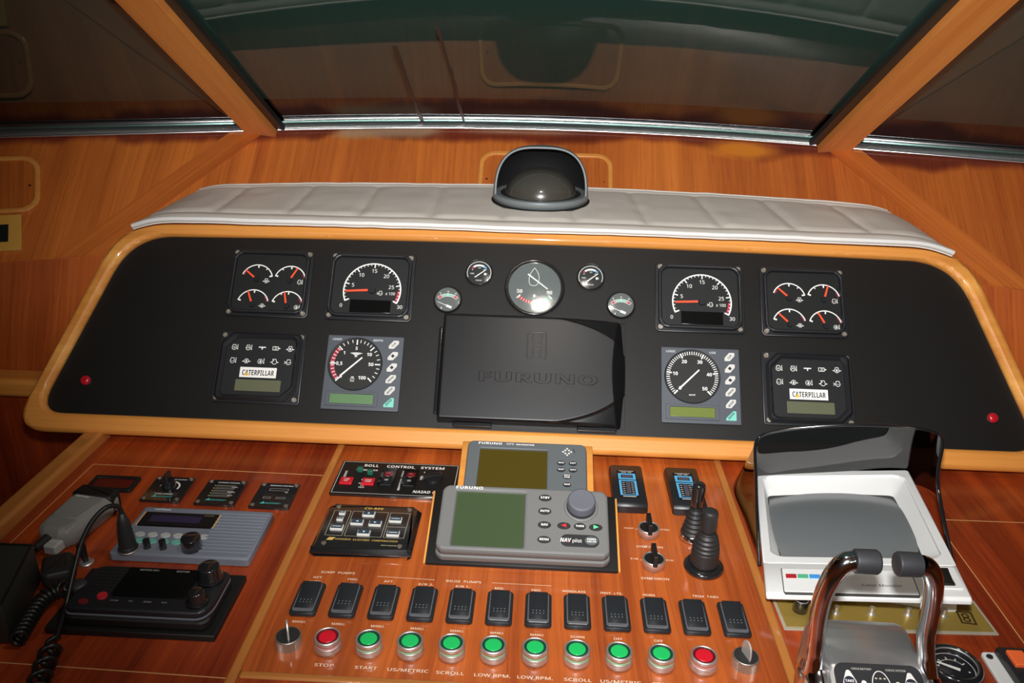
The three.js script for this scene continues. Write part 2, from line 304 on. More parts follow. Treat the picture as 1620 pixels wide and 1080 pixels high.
// windscreen panes, their seals and the posts between them
const LEN = 1.30, GN = [0, RV[2], -RV[1]];
const posts = [[-0.611, -0.553], [0.562, 0.622]];
const panes = [[-1.66, posts[0][0], 'port'], [posts[0][1] - 0.0, posts[1][0] + 0.0, 'middle'], [posts[1][1], 1.66, 'starboard']];
panes.forEach(([x0, x1], i) => {
  const g = structGroup('window_' + (i + 1));
  mesh('pane', surf(swept(x0, x1, 1, 0.0, LEN), i === 1 ? 40 : 12, 2, false), M.pane, g);
  if (i === 1) for (const pts of [[[-0.261, 0.36], [-0.260, 0.306], [-0.262, 0.22], [-0.2605, 0.12], [-0.262, 0.08], [-0.260, 0.012]], [[-0.178, 0.44], [-0.177, 0.393], [-0.175, 0.30], [-0.173, 0.22], [-0.1735, 0.12], [-0.171, 0.012]]]) {
    const run = new THREE.CatmullRomCurve3(pts.map(([x, L]) => new THREE.Vector3(x, BASEY + RV[1] * L - 0.0006, -baseD(x) + RV[2] * L + 0.0003)));
    mesh('dirt_run', surf((a, b) => { const p = run.getPoint(b), w = 0.0035 * (0.55 + 0.45 * noise(b * 14, i + pts[0][0] * 50, 5)) + 0.0015; return [p.x + (a - 0.5) * w * 2, p.y, p.z]; }, 2, 60), M.drip, g);
  }
  // bright metal strip at the foot of the glass, with a rolled edge above and below
  const e = 0.003, X = a => x0 + e + (x1 - x0 - 2 * e) * a;
  mesh('seal_strip', sheet((a, t) => { const x = X(a), s = -0.004 + 0.021 * t, up = 0.0045 + 0.0035 * Math.sin(t * Math.PI); return [x, BASEY - s * S42 + up * C42, -baseD(x) + s * C42 + up * S42]; }, 60, 6, [0, C42, S42], 0.003), M.sealMetal, g);
  for (const [s, r] of [[-0.004, 0.0028], [0.0175, 0.0022]]) mesh('seal_bead', tube([...Array(31)].map((_, k) => { const x = X(k / 30); return [x, BASEY - s * S42 + 0.005 * C42, -baseD(x) + s * C42 + 0.005 * S42]; }), r, 60, 8), M.sealMetal, g);
});
for (const [i, [a, b]] of posts.entries()) {
  const mid = i ? 1 : -1;
  const post = structGroup('trim_' + (i + 1));
  const bar = (x0, x1, th, mat, nm) => { const f = (s, t) => { const x = x0 + (x1 - x0) * s, L = -0.02 + (LEN + 0.02) * t; return [x, BASEY + RV[1] * L - RV[2] * th, -baseD((a + b) / 2 ) + RV[2] * L + RV[1] * th, x / TILE + 0.3, L / TILE]; }; return mesh(nm, sheet(f, 2, 6, [-GN[0], -GN[1], -GN[2]], th + 0.004), mat, post); };
  bar(a, b, 0.024, M.post, 'post');
  const g0 = i ? a - 0.016 : b, g1 = i ? a : b + 0.016;
  bar(g0, g1, 0.008, M.gasket, 'gasket');
}
// dark canvas cover lying over the glass outside
{
  const c = mesh('windscreen_cover', sheet((a, t) => swept(-1.64, 1.64, 1, -0.03, 1.12, 0.07)(a, t), 60, 2, [0, -RV[2], RV[1]], 0.004), M.canvasCover);
  tag(c, 'dark teal canvas cover lying over the windscreen glass outside', 'cover');
}
// downlights in the ceiling; the unseen aft pair is added for fill
DOWNLIGHTS.forEach(([x, z, cd], i) => {
  const t = thing('downlight', ['small round ceiling downlight above the dash panel', 'added round ceiling downlight aft on the port side, for ambient fill', 'added round ceiling downlight aft on the starboard side, for ambient fill'][i], 'downlight');
  t.position.set(x, CEIL - 0.001, z);
  mesh('ring', lathe([[0.030, 0], [0.044, 0], [0.044, -0.004], [0.040, -0.008], [0.030, -0.006], [0.030, 0]]).rotateX(-Math.PI / 2), M.lampRing, t);
  mesh('diffuser', new THREE.CylinderGeometry(0.029, 0.029, 0.003, 32).translate(0, -0.002, 0), M.lampGlow, t);
  const l = new THREE.SpotLight(0xfff6ea, cd, 0, 78 * rad, 0.5, 2); l.position.set(0, -0.012, 0); l.target.position.set(0, -1, 0); l.castShadow = true; l.shadow.radius = 2.5; t.add(l, l.target);
});

// ---------------------------------------------------------------- hatches and plate in the fascia
// frame of a fascia panel: local x = along, y = up the fascia, z = out towards the helm
function onFascia(o, sg, a, s) {
  if (!sg) { o.position.set(a, BASEY - s * S42, -baseD(a) + s * C42); o.quaternion.setFromRotationMatrix(new THREE.Matrix4().makeBasis(new THREE.Vector3(1, 0, 0), new THREE.Vector3(0, S42, -C42), new THREE.Vector3(0, C42, S42))); return o; }
  const x = sg * (KINK + a / wing), rt = new THREE.Vector3(1 / wing, 0, sg * 0.37 / wing), dn = new THREE.Vector3(0, -S42, C42), n = rt.clone().cross(dn).negate().normalize(), up = n.clone().cross(rt);
  o.position.set(x, BASEY, -baseD(x)).addScaledVector(dn, s); o.quaternion.setFromRotationMatrix(new THREE.Matrix4().makeBasis(rt, up, n)); return o;
}
function hatch(w, h, label) {
  const t = thing('hatch', label, 'hatch');
  mesh('frame', grain(frameGeo(w, h, 0.034, w - 0.02, h - 0.02, 0.026, 0.007, 0.0028), 0), M.maple, t);
  mesh('door', grain(at(plate(w - 0.019, h - 0.019, 0.003, 0.026, 0.0008), 0, 0, 0.0004), 1, 0.21), M.deck, t);
  for (const s of [-1, 1]) mesh('screw', at(cyl(0.0024, 0.002, 0.0015, 12), s * (w / 2 - 0.018), -0.004, 0.003), M.blackMatt, t);
  return t;
}
onFascia(hatch(0.285, 0.138, 'small cherry hatch with a rounded frame behind the compass'), 0, 0.011, 0.148);
onFascia(hatch(0.285, 0.126, 'small cherry hatch with a rounded frame at the far left, on the side fascia'), -1, 0.520, 0.128);
{
  const t = onFascia(thing('switch_plate', 'yellow wooden plate with a black slot switch, below the far left hatch', 'switch plate'), -1, 0.434, 0.238);
  mesh('plate', grain(plate(0.110, 0.074, 0.008, 0.002, 0.001), 0), std([0.70, 0.36, 0.06], 0.5), t);
  mesh('slot', at(box(0.052, 0.036, 0.003), 0.008, -0.002, 0.0065), M.blackMatt, t);
  for (let k = 0; k < 3; k++) mesh('contact', at(rbox(0.006, 0.030, 0.003, 0.001), -0.004 + k * 0.010, -0.002, 0.0085), M.brassLine, t);
}

// ---------------------------------------------------------------- dash pod
const pod = thing('dash_pod', 'wide trapezoid dash pod with black instrument board in a light wooden frame', 'dash');
{
  const V = (u, v, n) => panelPoint(u, v, n);
  mesh('body', grain(new ConvexGeometry([V(-0.765, -0.010, -0.012), V(0.765, -0.010, -0.012), V(-0.655, 0.322, -0.012), V(0.655, 0.322, -0.012), ...[-1, 1].flatMap(s => [new THREE.Vector3(s * 0.63, EYE - 0.366, -1.50), new THREE.Vector3(s * 0.70, DESK + 0.03, -1.42)]), new THREE.Vector3(0, EYE - 0.366, -1.57)]), 0), M.deck, pod);
  const inner = [[-0.768, 0.003], [0.768, 0.003], [0.672, 0.307], [0.3, 0.314], [0, 0.316], [-0.3, 0.314], [-0.672, 0.307]], outer = [[-0.800, -0.027], [0.800, -0.027], [0.690, 0.329], [0.3, 0.338], [0, 0.340], [-0.3, 0.338], [-0.690, 0.329]];
  const fr = rp(outer, [0.055, 0.055, 0.075, 0.2, 0.2, 0.2, 0.075]); fr.holes.push(rp(inner, [0.045, 0.045, 0.07, 0.2, 0.2, 0.2, 0.07], new THREE.Path()));
  const f = mesh('frame', grain(at(extrude(fr, 0.020, 0.007, 5, 14), 0, 0, -0.008), 0), M.maple, pod); onPanel(f, 0, 0);
  const b = mesh('instrument_board', at(extrude(rp(inner.map(([x, y]) => [x * 1.004, y]), [0.045, 0.045, 0.07, 0.2, 0.2, 0.2, 0.07]), 0.010), 0, 0, -0.011), M.board, pod); onPanel(b, 0, 0);
}
// ---------------------------------------------------------------- quilted cover on top of the pod
{
  const t = thing('padded_cover', 'quilted off-white vinyl cover on top of the dash pod', 'cover');
  const top = EYE - 0.345;
  const front = x => 1.286 - 0.03 * x * x, back = x => 1.592 - 0.20 * x * x;
  const sx = [-0.54, -0.42, -0.30, -0.18, -0.06, 0.06, 0.18, 0.30, 0.42, 0.54];
  const H = (x, d, t) => {
    let q = 1; if (d > front(x) + 0.040 && d < back(x) - 0.022) for (const s of sx) { const e = Math.abs(x - s + (t - .4) * 0.012); q = Math.min(q, e / 0.016); }
    const fr = Math.min(1, Math.abs(d - front(x) - 0.040) / 0.018), bk = Math.min(1, Math.abs(back(x) - d - 0.022) / 0.016);
    const edge = Math.min(1, (d - front(x)) / 0.02 + 0.25, (back(x) - d) / 0.015 + 0.3, (0.66 - Math.abs(x)) / 0.02 + 0.25);
    const puff = Math.sqrt(Math.max(0, Math.min(q, 1))) * Math.sqrt(fr) * Math.sqrt(bk);
    const sag = -0.012 * Math.pow(Math.max(0, (Math.abs(x) - 0.58) / 0.07), 2);
    return 0.004 + 0.006 * Math.sqrt(Math.max(edge, 0)) + 0.0042 * puff + 0.0007 * noise(x * 9, d * 16, 77) + 0.0006 * noise(x * 34, d * 26, 78) + sag;
  };
  const top_ = (a, b) => { const x = (-1 + 2 * a) * (0.655 - 0.016 * b), d = front(x) + (back(x) - front(x)) * b; return [x, top - 0.010 + H(x, d, b), -d]; };
  mesh('quilt', sheet(top_, 360, 80, [0, 1, 0], 0.008), M.vinyl, t);
  const rim = [...Array(61)].map((_, k) => { const p = top_(k / 60, 0); return [p[0], p[1] - 0.001, p[2] + 0.001]; });
  mesh('piping', tube(rim, 0.0042, 120, 8), M.piping, t);
  mesh('piping', tube([...Array(61)].map((_, k) => { const p = top_(k / 60, 1); return [p[0], p[1], p[2]]; }), 0.0028, 120, 6), M.vinyl, t);
}
// ---------------------------------------------------------------- compass
{
  const t = thing('compass', 'hooded dome compass standing on the quilted cover', 'compass'); t.position.set(0.004, EYE - 0.341, -1.467);
  const up = g => g.rotateX(-Math.PI / 2);
  mesh('flange', up(lathe([[0, 0], [0.0885, 0], [0.0885, 0.002], [0.085, 0.003], [0, 0.003]], 56)), M.blackMatt, t);
  mesh('base_ring', up(lathe([[0.070, 0.002], [0.0855, 0.002], [0.0855, 0.0135], [0.0835, 0.0155], [0.074, 0.0155], [0.070, 0.012]], 64)), M.compassGrey, t);
  // hood: the rear part of a tall dome, cut by a plane that leans back from the front of the ring
  const R = 0.0850, HH = 0.088, sgn = (v, p) => Math.sign(v) * Math.pow(Math.abs(v), p), open = b => 0.30 * (1 - b);
  const shell = (r, hh) => (a, b) => { const th = -open(b) + (Math.PI + 2 * open(b)) * a, ph = b * Math.PI / 2, c = sgn(Math.cos(ph), 0.62), s = sgn(Math.sin(ph), 0.80); return [-r * Math.cos(th) * c, 0.007 + hh * s, -r * Math.sin(th) * c]; };
  const outer = surf(shell(R, HH), 48, 32, false), inner = surf(shell(R - 0.003, HH - 0.003), 48, 32, true);
  mesh('hood', outer, M.compassGrey, t); mesh('hood_lining', inner, M.compassIn, t);
  const rs = shell(R - 0.0015, HH - 0.0015), rimPts = [...Array(33)].map((_, k) => rs(0, k / 32)).concat([...Array(32)].map((_, k) => rs(1, 1 - (k + 1) / 32)));
  mesh('hood_rim', tube(rimPts, 0.0022, 128, 8), M.compassGrey, t);
  mesh('bowl', up(lathe([...Array(25)].map((_, k) => [0.064 * Math.cos(k / 24 * Math.PI / 2), 0.012 + 0.047 * Math.sin(k / 24 * Math.PI / 2)]), 64)), M.compassDome, t);
  mesh('bowl_seat', up(lathe([[0, 0.010], [0.074, 0.010], [0.074, 0.014], [0, 0.014]], 48)), M.compassIn, t);
}
// ---------------------------------------------------------------- console
const PPD = 3400, CX0 = -0.284, CX1 = 0.284, CD0 = 0.640, CD1 = 1.235;
const consoleCanvas = woodCanvas(Math.round((CX1 - CX0) * PPD), Math.round((CD1 - CD0) * PPD), CX1 - CX0, CD1 - CD0, CHERRY[0], CHERRY[1], 71, { band: 24 });
{
  const c = consoleCanvas.getContext('2d'); c.save(); c.scale(PPD / 1000, PPD / 1000);
  const X = x => (x - CX0) * 1000, Y = d => (CD1 - d) * 1000, T = (s, x, d, w, h = 5.4) => put(c, s, X(x), Y(d), h, { w, weight: 'normal', color: '#f3e6d4' });
  const L = (x0, d0, x1, d1) => { c.strokeStyle = '#e8d8c2'; c.lineWidth = 0.7; c.beginPath(); c.moveTo(X(x0), Y(d0)); c.lineTo(X(x1), Y(d1)); c.stroke(); };
  T('SUMP  PUMPS', -0.222, 0.802, 42); T('AFT.', -0.2435, 0.792, 12.5, 5); T('AUTO.', -0.2445, 0.784, 16, 5); T('FWD.', -0.201, 0.791, 13.5, 5); T('AUTO.', -0.201, 0.783, 16, 5);
  L(-0.173, 0.7985, -0.103, 0.7970); L(-0.034, 0.7965, 0.0375, 0.7962);
  T('AFT.', -0.157, 0.7905, 12.5, 5); T('AUTO.', -0.157, 0.7825, 16, 5); T('E/R 2.', -0.112, 0.788, 19, 5); T('AUTO.', -0.112, 0.7805, 16, 5);
  T('BILGE  PUMPS', -0.068, 0.7965, 43); T('E/R 1.', -0.068, 0.7875, 18, 5); T('AUTO.', -0.068, 0.780, 16, 5); T('MID.', -0.024, 0.7872, 12, 5); T('AUTO.', -0.024, 0.780, 16, 5);
  T('FWD.', 0.020, 0.787, 12.5, 5); T('AUTO.', 0.020, 0.7795, 15.5, 5); T('WINDLASS', 0.0645, 0.788, 28, 5); T('UP', 0.0645, 0.7800, 7, 5); T('INST. LTS.', 0.109, 0.788, 27, 5); T('HORN', 0.153, 0.788, 15, 5); T('TRIM  TABS', 0.220, 0.790, 31, 5);
  for (const [k, s] of ['MANU.', 'MANU.', 'MANU.', 'MANU.', 'MANU.', 'MANU.', 'MANU.', 'DOWN', 'OFF', 'OFF'].entries()) T(s, -0.2447 + 0.0445 * k + (k > 6 ? 0 : 0), 0.7155 - Math.min(k, 4) * 0.0006, s === 'OFF' ? 10 : 16, 5);
  for (const [k, [s, w]] of [['STOP', 21], ['START', 24], ['US/METRIC', 44], ['SCROLL', 30], ['LOW RPM.', 39], ['LOW RPM.', 38], ['SCROLL', 29], ['US/METRIC', 43], ['START', 24], ['STOP', 19]].entries()) T(s, -0.2005 + 0.0443 * k, 0.6535 - 0.0006 * Math.min(k, 4), w, 6);
  T('PORT', 0.1405, 0.920, 13.5, 4.4); T('STBD', 0.188, 0.920, 13, 4.4); T('SYNCHRON', 0.164, 0.881, 35, 5.2); T('F/B', 0.142, 0.8555, 10, 4.4); T('P/H', 0.1865, 0.8555, 10, 4.4); T('SYNCHRON', 0.164, 0.8185, 35, 5.2);
  L(0.1485, 0.9185, 0.153, 0.9183); L(0.176, 0.9183, 0.180, 0.918); L(0.149, 0.8535, 0.153, 0.8533);
  c.restore();
}
M.consoleTop = std(0xffffff, 0.5, { map: canvasTexture(consoleCanvas), ...gloss, clearcoatRoughness: 0.12 });
const helm = thing('helm_console', 'cherry wood helm console with light wood divider strips', 'console');
{
  const slab = (x0, x1, d0, d1, nm, mat, off) => { const g = new THREE.BoxGeometry(x1 - x0, 0.03, d1 - d0); g.translate((x0 + x1) / 2, DESK - 0.015, -(d0 + d1) / 2); return mesh(nm, mat ? g : grain(g, 2, off), mat ?? M.mahogany, helm); };
  const cp = slab(CX0, CX1, CD0, CD1, 'centre_panel', M.consoleTop);
  { const p = cp.geometry.attributes.position, uv = cp.geometry.attributes.uv; for (let i = 0; i < p.count; i++) uv.setXY(i, (p.getX(i) - CX0) / (CX1 - CX0), (-p.getZ(i) - CD0) / (CD1 - CD0)); }
  slab(-0.662, -0.296, 0.42, 1.235, 'side_panel', null, 0.13); slab(CX0, CX1, 0.42, 0.630, 'front_panel', null, 0.29);
  // the starboard panel has an opening for the monitor
  const sp = new THREE.Shape([[0.296, 0.42], [0.86, 0.42], [0.86, 1.235], [0.296, 1.235]].map(p => new THREE.Vector2(...p))); sp.holes.push(new THREE.Path([[0.312, 0.815], [0.340, 1.090], [0.548, 1.060], [0.515, 0.790]].map(p => new THREE.Vector2(...p))));
  const sm = mesh('side_panel', grain(at(extrude(sp, 0.03), 0, 0, -0.03).rotateZ(0), 1, 0.47), M.mahogany, helm); onDesk(sm, 0, 0);
  const strip = (x0, d0, x1, d1, w, h, mat, nm, r = w * .35) => { const L = Math.hypot(x1 - x0, d1 - d0), m = mesh(nm, grain(at(rbox(w, L, h + 0.02, r), 0, 0, -0.02), 1, x0), mat, helm); onDesk(m, (x0 + x1) / 2, (d0 + d1) / 2, -Math.atan2(x1 - x0, d1 - d0)); };
  strip(-0.290, 0.42, -0.290, 1.20, 0.0115, 0.004, M.strip, 'divider_strip'); strip(0.290, 0.42, 0.290, 1.20, 0.0115, 0.004, M.strip, 'divider_strip');
  strip(CX0, 0.635, CX1, 0.635, 0.010, 0.002, M.strip, 'divider_strip');
  strip(-0.693, 0.42, -0.668, 1.20, 0.030, 0.018, M.strip, 'edge_strip', 0.007);
  for (const [x0, d0, x1, d1] of [[-0.654, 0.64, -0.640, 1.020], [-0.640, 1.020, -0.296, 1.016], [-0.654, 0.637, -0.296, 0.629], [0.563, 0.64, 0.563, 0.930], [0.573, 0.972, 0.86, 0.975]]) strip(x0, d0, x1, d1, 0.0014, 0.0003, M.inlay, 'inlay_line', 0.0004);
  const fb = mesh('front_board', grain(new THREE.BoxGeometry(1.5, DESK - 0.03, 0.03), 1), M.cherry, helm); fb.position.set(0.08, (DESK - 0.03) / 2, -0.44);
  const eb = mesh('end_board', grain(new THREE.BoxGeometry(0.02, DESK, 0.78), 1), M.cherry, helm); eb.position.set(-0.692, DESK / 2 - 0.01, -0.80);
}

// ---------------------------------------------------------------- dash instruments
const font = await new FontLoader().loadAsync('fonts/droid/droid_sans_bold.typeface.json');
function needle(L, w, ang, mat, parent, tail = 0, z = 0.006, x = 0, y = 0, w2 = w * .55) {
  const s = new THREE.Shape(); s.moveTo(-tail, -w / 2); s.lineTo(L, -w2 / 2); s.lineTo(L, w2 / 2); s.lineTo(-tail, w / 2); s.closePath();
  return mesh('needle', at(extrude(s, 0.0008).rotateZ(ang * rad), x, y, z), mat, parent);
}
function screws(t, dx, dy, z, r = 0.0042) { for (const [i, j] of [[-1, 1], [1, 1], [-1, -1], [1, -1]]) { const s = new THREE.Shape(); s.absarc(0, 0, r, 0, 7); const q = rr(r * 1.1, r * .24, r * .05, new THREE.Path()); s.holes.push(q); mesh('screw', at(merged(at(extrude(s, 0.0012, 0.0004, 2, 8), 0, 0, 0.0004), cyl(r * .9, r * .9, 0.0007, 16)).rotateZ((i + 2 * j) * .7), i * dx, j * dy, z), M.screw, t); } }
// engine-shaped pictograms (flat print)
function icon(c, x, y, s, kind) {
  c.save(); c.translate(x, y); c.scale(s, s); c.strokeStyle = W; c.fillStyle = W; c.lineWidth = 0.13; c.lineJoin = 'round';
  const pot = () => { c.beginPath(); c.arc(0, 0.1, 0.48, -0.7, Math.PI + 0.7); c.lineTo(-0.3, -0.55); c.lineTo(0.3, -0.55); c.closePath(); c.stroke(); };
  const drop = () => { c.beginPath(); c.moveTo(0, -0.3); c.quadraticCurveTo(0.3, 0.1, 0.18, 0.28); c.quadraticCurveTo(0, 0.42, -0.18, 0.28); c.quadraticCurveTo(-0.3, 0.1, 0, -0.3); c.fill(); };
  const bar = () => { c.fillRect(0.68, -0.65, 0.14, 1.0); c.beginPath(); c.arc(0.75, 0.42, 0.13, 0, 7); c.fill(); };
  const arms = () => { c.fillRect(-0.9, 0.05, 0.4, 0.18); c.fillRect(0.5, 0.05, 0.4, 0.18); };
  if (kind === 0) { pot(); c.fillRect(-0.3, 0.05, 0.6, 0.1); c.fillRect(-0.06, -0.2, 0.12, 0.5); bar(); }
  if (kind === 1) { pot(); c.beginPath(); c.moveTo(-0.3, 0.25); c.lineTo(0, -0.2); c.lineTo(0.3, 0.25); c.stroke(); bar(); }
  if (kind === 2) { c.lineWidth = 0.26; c.beginPath(); c.moveTo(-0.8, -0.15); c.lineTo(0.8, -0.15); c.moveTo(0, -0.15); c.lineTo(0, 0.4); c.stroke(); }
  if (kind === 3) { c.strokeRect(-0.75, -0.38, 1.2, 0.76); c.fillRect(-0.3, -0.38, 0.12, 0.76); c.fillRect(0.0, -0.38, 0.12, 0.76); c.fillRect(0.5, -0.12, 0.4, 0.24); }
  if (kind === 4) { pot(); drop(); arms(); }
  if (kind === 5) { pot(); c.fillRect(-0.3, 0.08, 0.6, 0.09); bar(); }
  if (kind === 6) { c.beginPath(); c.arc(0, 0.05, 0.48, 0, 7); c.stroke(); drop(); arms(); }
  if (kind === 7) { c.setLineDash([0.16, 0.08]); c.lineWidth = 0.2; c.beginPath(); c.arc(-0.05, 0.05, 0.5, 0, 7); c.stroke(); c.setLineDash([]); drop(); bar(); }
  if (kind === 8) { pot(); arms(); c.beginPath(); c.moveTo(-0.5, -0.6); c.lineTo(-0.1, -0.1); c.stroke(); }
  if (kind === 9) { pot(); c.fillRect(-0.3, 0.08, 0.6, 0.1); c.beginPath(); c.moveTo(-0.95, -0.2); c.lineTo(-0.6, 0.1); c.lineTo(-0.95, 0.4); c.stroke(); }
  c.restore();
}
// four-way engine gauge
const QHUB = [[-0.0222, 0.0045], [0.0322, 0.0040], [-0.0235, -0.0390], [0.0325, -0.0400]];
const quadFace = printGeo(0.116, 0.098, c => {
  bg(c, .116, .098, '#0a0c0c');
  const red = [[160, 143], [32, 12], [40, 14], [40, 14]], kinds = [4, 5, 6, 7];
  QHUB.forEach(([hx, hy], i) => {
    const x = hx * 1000, y = -hy * 1000; 
    if (i) arc(c, x, y, 23.8, red[i][0], red[i][1], 2.6, '#7d2230'); else arc(c, x, y, 23.2, 160, 143, 2.6, '#7d2230');
    arc(c, x, y, 25.6, 160, 16, 1.9, W); tick(c, x, y, 88, 20.5, 26, 2.2); if (i < 2) tick(c, x, y, i ? 124 : 52, 22, 25, 1.6); if (i === 3) tick(c, x, y, 118, 22, 25, 1.6);
    tick(c, x, y, i ? 160 : 16, 21, 26.5, 2.6); icon(c, x + 16, y + (i < 2 ? 1.5 : 0.6), 6.4, kinds[i]);
  });
});
function quadGauge(label, angs) {
  const t = thing('engine_gauge_cluster', label, 'gauge');
  mesh('flange', plate(0.135, 0.117, 0.004, 0.007, 0.0012), M.bezel, t);
  mesh('bezel', at(frameGeo(0.1255, 0.1075, 0.016, 0.1150, 0.0970, 0.012, 0.0095, 0.0026), 0, 0, 0.002), M.bezel, t);
  mesh('dial_face', at(quadFace.clone(), 0, 0, 0.0046), M.print, t);
  screws(t, 0.0605, 0.0515, 0.004);
  angs.forEach((a, i) => { const [x, y] = QHUB[i]; mesh('hub', at(cyl(0.0048, 0.0042, 0.003, 24), x, y, 0.0047), M.bezel, t); needle(0.0245, 0.0030, a, M.needleRed, t, -0.0052, 0.0066, x, y, 0.0024); });
  return t;
}
const QG = 'engine gauges dial cluster with four red needles, in a black square bezel, ';
onPanel(quadGauge('black square cluster of four engine dials with red needles, upper left on the dash', [141, 62, 112, 103]), -0.430, 0.2315);
onPanel(quadGauge('black square cluster of four engine dials with red needles, upper right on the dash', [137, 73, 135, 118]), 0.429, 0.2305);
// tachometer
const tachA = n => 203 - n / 30 * 229, THX = 0.0035, THY = -0.0075;
const tachFace = printGeo(0.122, 0.098, c => {
  bg(c, .122, .098, '#0b0d0e'); const x = THX * 1000, y = -THY * 1000;
  arc(c, x, y, 43.2, tachA(26.6), tachA(29.6), 4.4, '#b02a3c'); arc(c, x, y, 46.2, 203, -26, 2.3, W);
  for (let n = 0; n <= 30; n++) tick(c, x, y, tachA(n), n % 5 ? 42.6 : 39, 45.6, n % 5 ? 1.1 : 2.0); tick(c, x, y, 203, 41, 47.2, 2.6); tick(c, x, y, -26, 41, 47.2, 2.6);
  for (const [n, r] of [[5, 33], [10, 33], [15, 34], [20, 33], [25, 31.5]]) put(c, String(n), x + Math.cos(tachA(n) * rad) * r, y - Math.sin(tachA(n) * rad) * r, 8.6, { weight: 'normal' });
  put(c, '0', x - 48, y + 26.5, 8.4, { weight: 'normal' }); put(c, '30', x + 47, y + 26.5, 8.4, { weight: 'normal' }); put(c, 'x 100', x + 30, y + 4.5, 6.6, { weight: 'normal' }); icon(c, x + 14, y + 4, 6.2, 9);
});
function tachometer(label, ang) {
  const t = thing('tachometer', label, 'gauge');
  mesh('flange', plate(0.141, 0.117, 0.004, 0.007, 0.0012), M.bezel, t);
  mesh('bezel', at(frameGeo(0.1320, 0.1080, 0.016, 0.1210, 0.0970, 0.013, 0.0095, 0.0026), 0, 0, 0.002), M.bezel, t);
  mesh('dial_face', at(tachFace.clone(), 0, 0, 0.0046), M.print, t);
  mesh('display', at(plate(0.066, 0.0215, 0.0012, 0.001, 0.0003), 0.003, -0.035, 0.0047), M.lcdDark, t);
  screws(t, 0.0625, 0.0510, 0.004);
  mesh('hub', at(cyl(0.0062, 0.0056, 0.003, 28), THX, THY, 0.0047), M.bezel, t); needle(0.0430, 0.0036, ang, M.needleRed, t, -0.0066, 0.0066, THX, THY, 0.0030);
  return t;
}
onPanel(tachometer('black square engine rev counter with one red needle, left of the radar cover', 184), -0.265, 0.2315);
onPanel(tachometer('black square engine rev counter with one red needle, right of the radar cover', 183), 0.265, 0.2315);
// warning panels
const catFace = printGeo(0.118, 0.098, c => {
  bg(c, .118, .098, '#0a0c0f');
  [0, 1, 2, 3, 4].forEach((k, i) => { icon(c, -44.0 + i * 22.4, -31.2, 7.2, k); icon(c, -44.0 + i * 22.4, -9.4, 7.2, 5 + k); });
});
const logoFace = printGeo(0.058, 0.0165, c => {
  bg(c, .058, .0165, '#f2f0ea'); put(c, 'CATERPILLAR', 0, 0.3, 11.5, { w: 51, color: '#14110d' });
  c.fillStyle = '#f2b632'; c.beginPath(); c.moveTo(-21, 5.4); c.lineTo(-17.2, -0.6); c.lineTo(-13.4, 5.4); c.closePath(); c.fill();
}, 6000);
function warningPanel(label) {
  const t = thing('warning_panel', label, 'panel');
  mesh('flange', plate(0.139, 0.117, 0.004, 0.004, 0.0012), M.bezel, t);
  const o = (w, h, k) => [[-w + k * .3, -h], [w - k, -h], [w, -h + k], [w, h - k * .3], [w - k * .3, h], [-w + k, h], [-w, h - k], [-w, -h + k * .3]];
  const s = rp(o(0.0640, 0.0550, 0.017), 0.003); s.holes.push(rp(o(0.0550, 0.0465, 0.0155), 0.003, new THREE.Path()));
  mesh('bezel', at(extrude(s, 0.0105, 0.0040, 1), 0, 0, 0.002), M.bezel, t);
  mesh('face', at(catFace.clone(), 0, 0, 0.0046), M.print, t);
  const l = mesh('logo_plate', at(plate(0.058, 0.0165, 0.0014, 0.0006, 0.0003), 0, -0.0096, 0.0047), M.whitePlate, t); mesh('lettering', at(logoFace.clone(), 0, -0.0096, 0.0062), M.print, l);
  mesh('display', at(plate(0.072, 0.0185, 0.0012, 0.001, 0.0003), 0.002, -0.0305, 0.0047), M.lcdOlive, t);
  screws(t, 0.0618, 0.0510, 0.004);
  return t;
}
onPanel(warningPanel('black engine warning panel with pictograms and white logo plate, lower left on the dash'), -0.4280, 0.0893);
onPanel(warningPanel('black engine warning panel with pictograms and white logo plate, lower right behind the monitor hood'), 0.4280, 0.0882);
// log and depth instruments
const keyShape = () => rp([[-0.0078, -0.0068], [0.0005, -0.0068], [0.0078, 0.0018], [0.0078, 0.0068], [-0.0005, 0.0068], [-0.0078, -0.0018]], 0.0012);
const enterShape = () => rp([[-0.0080, -0.0075], [0.0078, -0.0075], [0.0078, 0.0075], [0.0030, 0.0075], [-0.0080, -0.0040]], 0.0010);
const keyPrint = ['CLR', '\u25c6', '\u25c6', 'PROG', 'MODE', 'ENTER'].map((s, i) => printGeo(0.0150, 0.0130, c => put(c, s, 0, 0, i === 1 || i === 2 ? 9 : 4.4, { rot: -0.85, color: '#1a1a1a', w: i === 5 ? 13 : i > 2 ? 12 : undefined }), 5000));
const depthTitle = [printGeo(0.05, 0.012, c => { put(c, 'LOGIC', -9, 0, 5, { color: '#c9cdd2' }); }), printGeo(0.026, 0.012, c => put(c, 'DEPTH', 0, 0, 5, { color: '#c9cdd2' })), printGeo(0.026, 0.012, c => put(c, 'LOG', 0, 0, 5, { color: '#c9cdd2' }))];
const DW = '#efeeea';
function dialDisc(draw) { return printGeo(0.084, 0.084, c => { c.fillStyle = '#121211'; c.beginPath(); c.arc(0, 0, 41.4, 0, 7); c.fill(); draw(c); }); }
